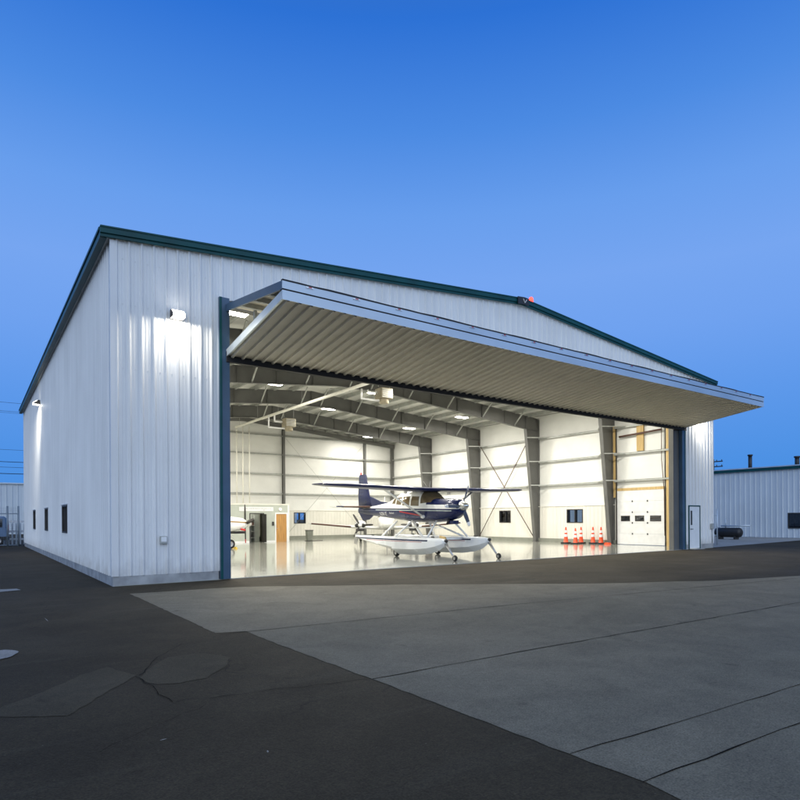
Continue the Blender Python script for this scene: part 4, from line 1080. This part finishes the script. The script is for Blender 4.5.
wheel(Q, 'nose_wheel', (-1.2, 0, .27), .27, .17)
m = MB(); m.box((-1.1, -.26, .86), (-.42, .26, 1.00)); m.build('air_scoop', K['black'], Q, bevel=.02)
m = MB(); m.tube((-.75, -.40, 1.12), (-.5, -.46, 1.06), .06); m.build('exhaust_pipe', K['red'], Q)
propeller(Q, (-.28, 0, 1.42), 1.13, (-92, 89, 166), K['blade'], K['red'], .22, .42, K['chrome'], .11, .15)
t = thing('wheel_chock', 'yellow wheel chock against the nose wheel behind the left jamb', 'wheel chock', (9.1, 16.9, 0), R(5))
for dx in (-.38, .33):
    m = MB(); m.prism([(-.08, 0), (.08, 0), (.0, .11)], lambda u, w_, d: (u+dx, d, w_), -.22, .22); m.build('wedge', K['yellow'], t)
m = MB(); m.tube((-.38, .27, .03), (.33, .27, .03), .012); m.build('rope', K['yellow'], t)

# ------------------------------------------------------------------ cones, bin
def cone_proto():
    t = thing('traffic_cone', 'x', 'traffic cone', (0, 0, 0), 0, 'orange traffic cones along the right wall')
    m = MB(); m.prism([(-.26, -.21), (-.21, -.26), (.21, -.26), (.26, -.21), (.26, .21), (.21, .26), (-.21, .26), (-.26, .21)], FXY, 0, .09); m.build('base', K['black'], t, bevel=.01)
    rf_ = lambda h: .15-(h-.06)/1.06*.115
    def cs(h0, h1, nm, mk_, off=0.):
        m = MB(); m.revolve([(rf_(h0)+off, h0), (rf_(h1)+off, h1)], n=20); m.build(nm, mk_, t)
    m = MB(); m.revolve([(.18, .06), (.15, .08), (rf_(.34), .34), (rf_(.74), .74), (rf_(1.05), 1.05), (.022, 1.07), (.0, 1.07)], n=20); m.build('body', K['orange'], t)
    cs(.44, .60, 'white_band', K['reflect'], .003); cs(.70, .86, 'white_band', K['reflect'], .003)
    return t
c0 = cone_proto()
CL = [((28.37, 8.63), 'leftmost traffic cone, standing a little apart under the wall window', 1), ((28.30, 7.82), 'shorter looking traffic cone second from the left, set nearer the doorway', .94),
      ((29.06, 7.98), 'traffic cone in the middle of the row of five', 1), ((29.3, 7.25), 'traffic cone fourth from the left in the row of five', 1), ((29.35, 6.68), 'rightmost traffic cone, beside the tapered grey column', 1)]
for i, ((x, y), lb, s) in enumerate(CL):
    o = c0 if i == 0 else copy_tree(c0)
    o.location = (x, y, 0); o.rotation_euler = (0, 0, R(12*i)); o.scale = (1, 1, s); o['label'] = lb
t = thing('red_wedge', 'low red wedge on the floor right of the traffic cones', 'wedge', (29.12, 6.04, 0))
m = MB(); m.prism([(-.2, 0), (.2, 0), (.12, .12), (-.12, .12)], lambda u, w_, d: (d, u, w_), -.12, .12); m.build('wedge_body', K['orange'], t, bevel=.01)
t = thing('floor_bin', 'dark square bin on the floor below the back wall window', 'bin', (18.4, 25.2, 0))
m = MB(); m.hexa([(-.20, -.20, .02), (.20, -.20, .02), (.20, .20, .02), (-.20, .20, .02), (-.23, -.23, .78), (.23, -.23, .78), (.23, .23, .78), (-.23, .23, .78)]); m.build('bin_body', K['curb'], t, bevel=.02)
m = MB(); m.box((-.25, -.25, .782), (.25, .25, .83)); m.build('lid', K['dark'], t, bevel=.01)
m = MB(); m.box((-.6, -.5, 0), (.9, -.4, .03)); m.build('skid', K['dark'], t)

# ------------------------------------------------------------------ right hand building
B2 = thing('neighbour_building', 'low pale ribbed metal building with teal eave beyond the hangar', 'building', (49, 0, 0))
ez = 5.42
m = ribbed(-14, 26, lambda u, d, z: (-d, u, z), 0., lambda u: ez, [(1.5, 3.75, .78, 1.9)], pitch=.4, depth=.05, rw=.12, rt=.05, minor=False); m.box((0.0, 25.9, 0), (14, 26, ez)); m.box((0, -14, 0), (14, -13.9, ez)); m.build('wall', K['wall_far'], B2)
m = MB(); m.prism([(-.1, ez+.16), (14, ez+1.1), (14, ez+1.0), (-.1, ez+.0)], FXZ, -14.2, 26.2); m.build('roof', K['galv'], B2)
m = MB(); m.box((-.22, -14.2, ez-.06), (-.09, 26.2, ez+.15)); m.build('gutter', K['teal'], B2)
m = MB(); m.box((-.26, -14.2, ez+.152), (.3, 26.2, ez+.24)); m.build('roof_edge', K['galv'], B2)
m = MB(); m.ring((1.45, .73), (3.80, 1.95), .07, FYZ, -.07, .05); wv = m.build('window', K['dark'], B2)
m = MB(); m.box((-.02, 1.5, .78), (.0, 3.75, 1.9)); m.build('pane', K['glass'], wv)
for y, r, h, z in ((7.7, .15, 1.35, ez+.1), (4.1, .17, .75, ez+.25)):
    m = MB(); m.tube((2.5, y, z), (2.5, y, z+h), r, n=14); m.tube((2.5, y, z+h), (2.5, y, z+h+.12), r*1.35, n=14); m.build('flue_pipe', K['black'], B2)
t = thing('storage_tank', 'black horizontal cylinder tank on skids beside the neighbour building', 'tank', (43, 5.45, 0))
m = MB(); n = 24; prof = [(.0, -.98), (.2, -.96), (.32, -.88), (.36, -.78), (.36, .78), (.32, .88), (.2, .96), (0, .98)]
m.revolve(prof, 'y', (0, 0, .50), n); m.build('shell', K['black'], t)
for y in (-.55, .55):
    m = MB(); m.box((-.3, y-.06, 0), (.3, y+.06, .25)); m.build('saddle', K['dark'], t)
m = MB(); m.tube((0, .2, .85), (0, .2, 1.5), .035); m.build('filler_pipe', K['galv'], t)
m = MB(); m.tube((-.1, .5, .98), (-.1, -1.6, 1.02), .045); m.build('hose', K['galv'], t)
t = thing('gate_post', 'slim grey gate post with two rails at the right corner of the hangar', 'gate post', (34, 1.78, 0))
m = MB(); m.tube((0, 0, -.02), (0, 0, 2.15), .04); m.build('post', K['galv'], t)
for z in (.55, 1.75):
    m = MB(); m.tube((0, 0, z), (-.9, 1.1, z), .025); m.build('rail', K['galv'], t)
t = thing('utility_pole', 'distant utility pole with crossarms behind the neighbour building', 'utility pole', (70, 20.2, 0))
m = MB(); m.tube((0, 0, 0), (0, 0, 8.6), .16, .11); m.build('pole', K['dark'], t)
for z in (8.3, 7.7):
    m = MB(); m.box((-.06, -1.1, z-.06), (.06, 1.1, z+.06)); ca = m.build('crossarm', K['dark'], t)
    for y in (-1., -.4, .4, 1.):
        m = MB(); m.tube((0, y, z+.06), (0, y, z+.22), .05, n=8); m.build('insulator', K['dark'], ca)

# ------------------------------------------------------------------ left rear: fence, van, far building, poles and wires
t = thing('chain_link_fence', 'chain link fence and gate between hangar rear corner and the yard', 'fence', (0, 30.5, 0))
for x in (-.34, -.95, -3.4, -5.9, -8.4):
    m = MB(); m.tube((x, 0, -.05), (x, 0, 2.65), .055, n=10); m.build('post', K['chain'], t)
for z in (.06, 2.15):
    m = MB(); m.tube((-.34, 0, z), (-8.4, 0, z), .028, n=8); m.build('rail', K['galv'], t)
m = MB(); x = -.4
while x > -8.3:
    m.beam((x, 0, .08), (x, 0, 2.6), .006, .006); x -= .11
z = .15
while z < 2.6:
    m.beam((-.36, 0, z), (-8.38, 0, z), .005, .005); z += .13
m.build('mesh_fabric', K['chain'], t)
t = thing('picket_fence', 'low white paling fence behind the chain link gate', 'fence', (0, 34, 0))
m = MB(); x = .4
while x > -9:
    m.box((x, 0, 0), (x+.09, .03, 1.5)); x -= .24
m.build('paling', K['galv'], t)
for z in (.3, .85, 1.55):
    m = MB(); m.box((-9, .035, z), (.5, .08, z+.14)); m.build('rail', K['white'], t)
# van
V = thing('parked_van', 'blue grey van parked behind the fence, cut off by the left picture edge', 'van', (-1.9, 32.3, 0), R(0))
prof = [(-2.3, .45), (1.0, .45), (1.05, .8), (1.0, 1.0), (.95, 1.85), (.8, 1.98), (-1.6, 1.98), (-2.1, 1.25), (-2.3, 1.1)]
rings = []
for y, k in ((-.85, .94), (-.75, 1.), (.75, 1.), (.85, .94)):
    rings.append([(x*k-.0, y, .45+(z-.45)*(.97 if k < 1 else 1)) for x, z in prof])
m = MB(); m.loft(rings, smooth=False); vb = m.build('body', K['vanblue'], V, bevel=.03)
m = MB(); m.box((-1.4, -.87, 1.25), (.7, -.855, 1.8)); m.build('side_window', K['glass'], V)
m = MB(); m.box((-2.3, -.88, .38), (1.08, .88, .62)); m.build('bumper', K['black'], V, bevel=.03)
for x in (-1.55, .45):
    for y in (-.8, .8): wheel(V, 'wheel', (x, y, .33), .33, .2)
m = MB(); m.box((1.0, -.8, 1.0), (1.06, -.68, 1.4)); m.build('tail_light', K['red'], V)
# far building
B3 = thing('far_building', 'distant pale blue ribbed metal shed beyond the left fence', 'shed', (-20, 72, 0))
m = ribbed(-30, 60, lambda u, d, z: (u, -d, z), 0, lambda u: 6.3, [], pitch=.6, depth=.06, rw=.2, rt=.08, minor=False); m.box((-30, .01, 0), (60, 20, 6.25)); m.build('wall', K['wall_far'], B3)
m = MB(); m.prism([(-.2, 6.25), (10, 6.3), (20.4, 6.25), (20.4, 6.4), (10, 6.45), (-.2, 6.4)], FYZ, -30.3, 60.3); m.build('roof', K['galv'], B3)
# poles with wires
poles = []
for px in (-26, 24):
    t = thing('utility_pole', 'tall utility pole carrying the wires behind the hangar' if px > 0 else 'tall utility pole left of the fence, outside the picture', 'utility pole', (px, 60, 0))
    m = MB(); m.tube((0, 0, 0), (0, 0, 15), .2, .13); m.build('pole', K['dark'], t)
    for z in (14.1, 13.2, 9.1, 7.8):
        m = MB(); m.box((-.07, -.9, z-.07), (.07, .9, z+.07)); m.build('crossarm', K['dark'], t)
for z, r, y, lb in ((14.35, .025, 60, 'topmost power line crossing left of the hangar'), (13.5, .025, 60.5, 'second power line from the top, left of the hangar'), (13.2, .02, 59.6, 'third power line from the top, left of the hangar'),
              (9.3, .025, 60, 'fourth power line, level with the middle of the side wall'), (8.0, .05, 60, 'thick dark cable above the far shed, upper of two'), (7.4, .03, 59.7, 'thin cable between the two thick dark cables'), (6.75, .06, 60.2, 'lowest thick dark cable just above the far shed')):
    m = MB(); pts = []
    for i in range(13):
        q = i/12; pts.append((-26+50*q, y, z+.45*(4*(q-.5)**2-1)+.45*.98))
    m.path(pts, r*.62, 6); o = m.build('power_line', K['wire']); tag(o, lb, 'power line', 'power lines crossing behind the hangar')

# ------------------------------------------------------------------ render settings
sc.view_settings.view_transform = 'Standard'; sc.view_settings.look = 'None'
sc.view_settings.exposure = 0; sc.view_settings.gamma = 1; sc.view_settings.use_curve_mapping = False
sc.render.engine = 'CYCLES'; sc.cycles.use_denoising = True; sc.cycles.max_bounces = 10; sc.cycles.diffuse_bounces = 6; sc.cycles.glossy_bounces = 4
sc.cycles.sample_clamp_indirect = 8
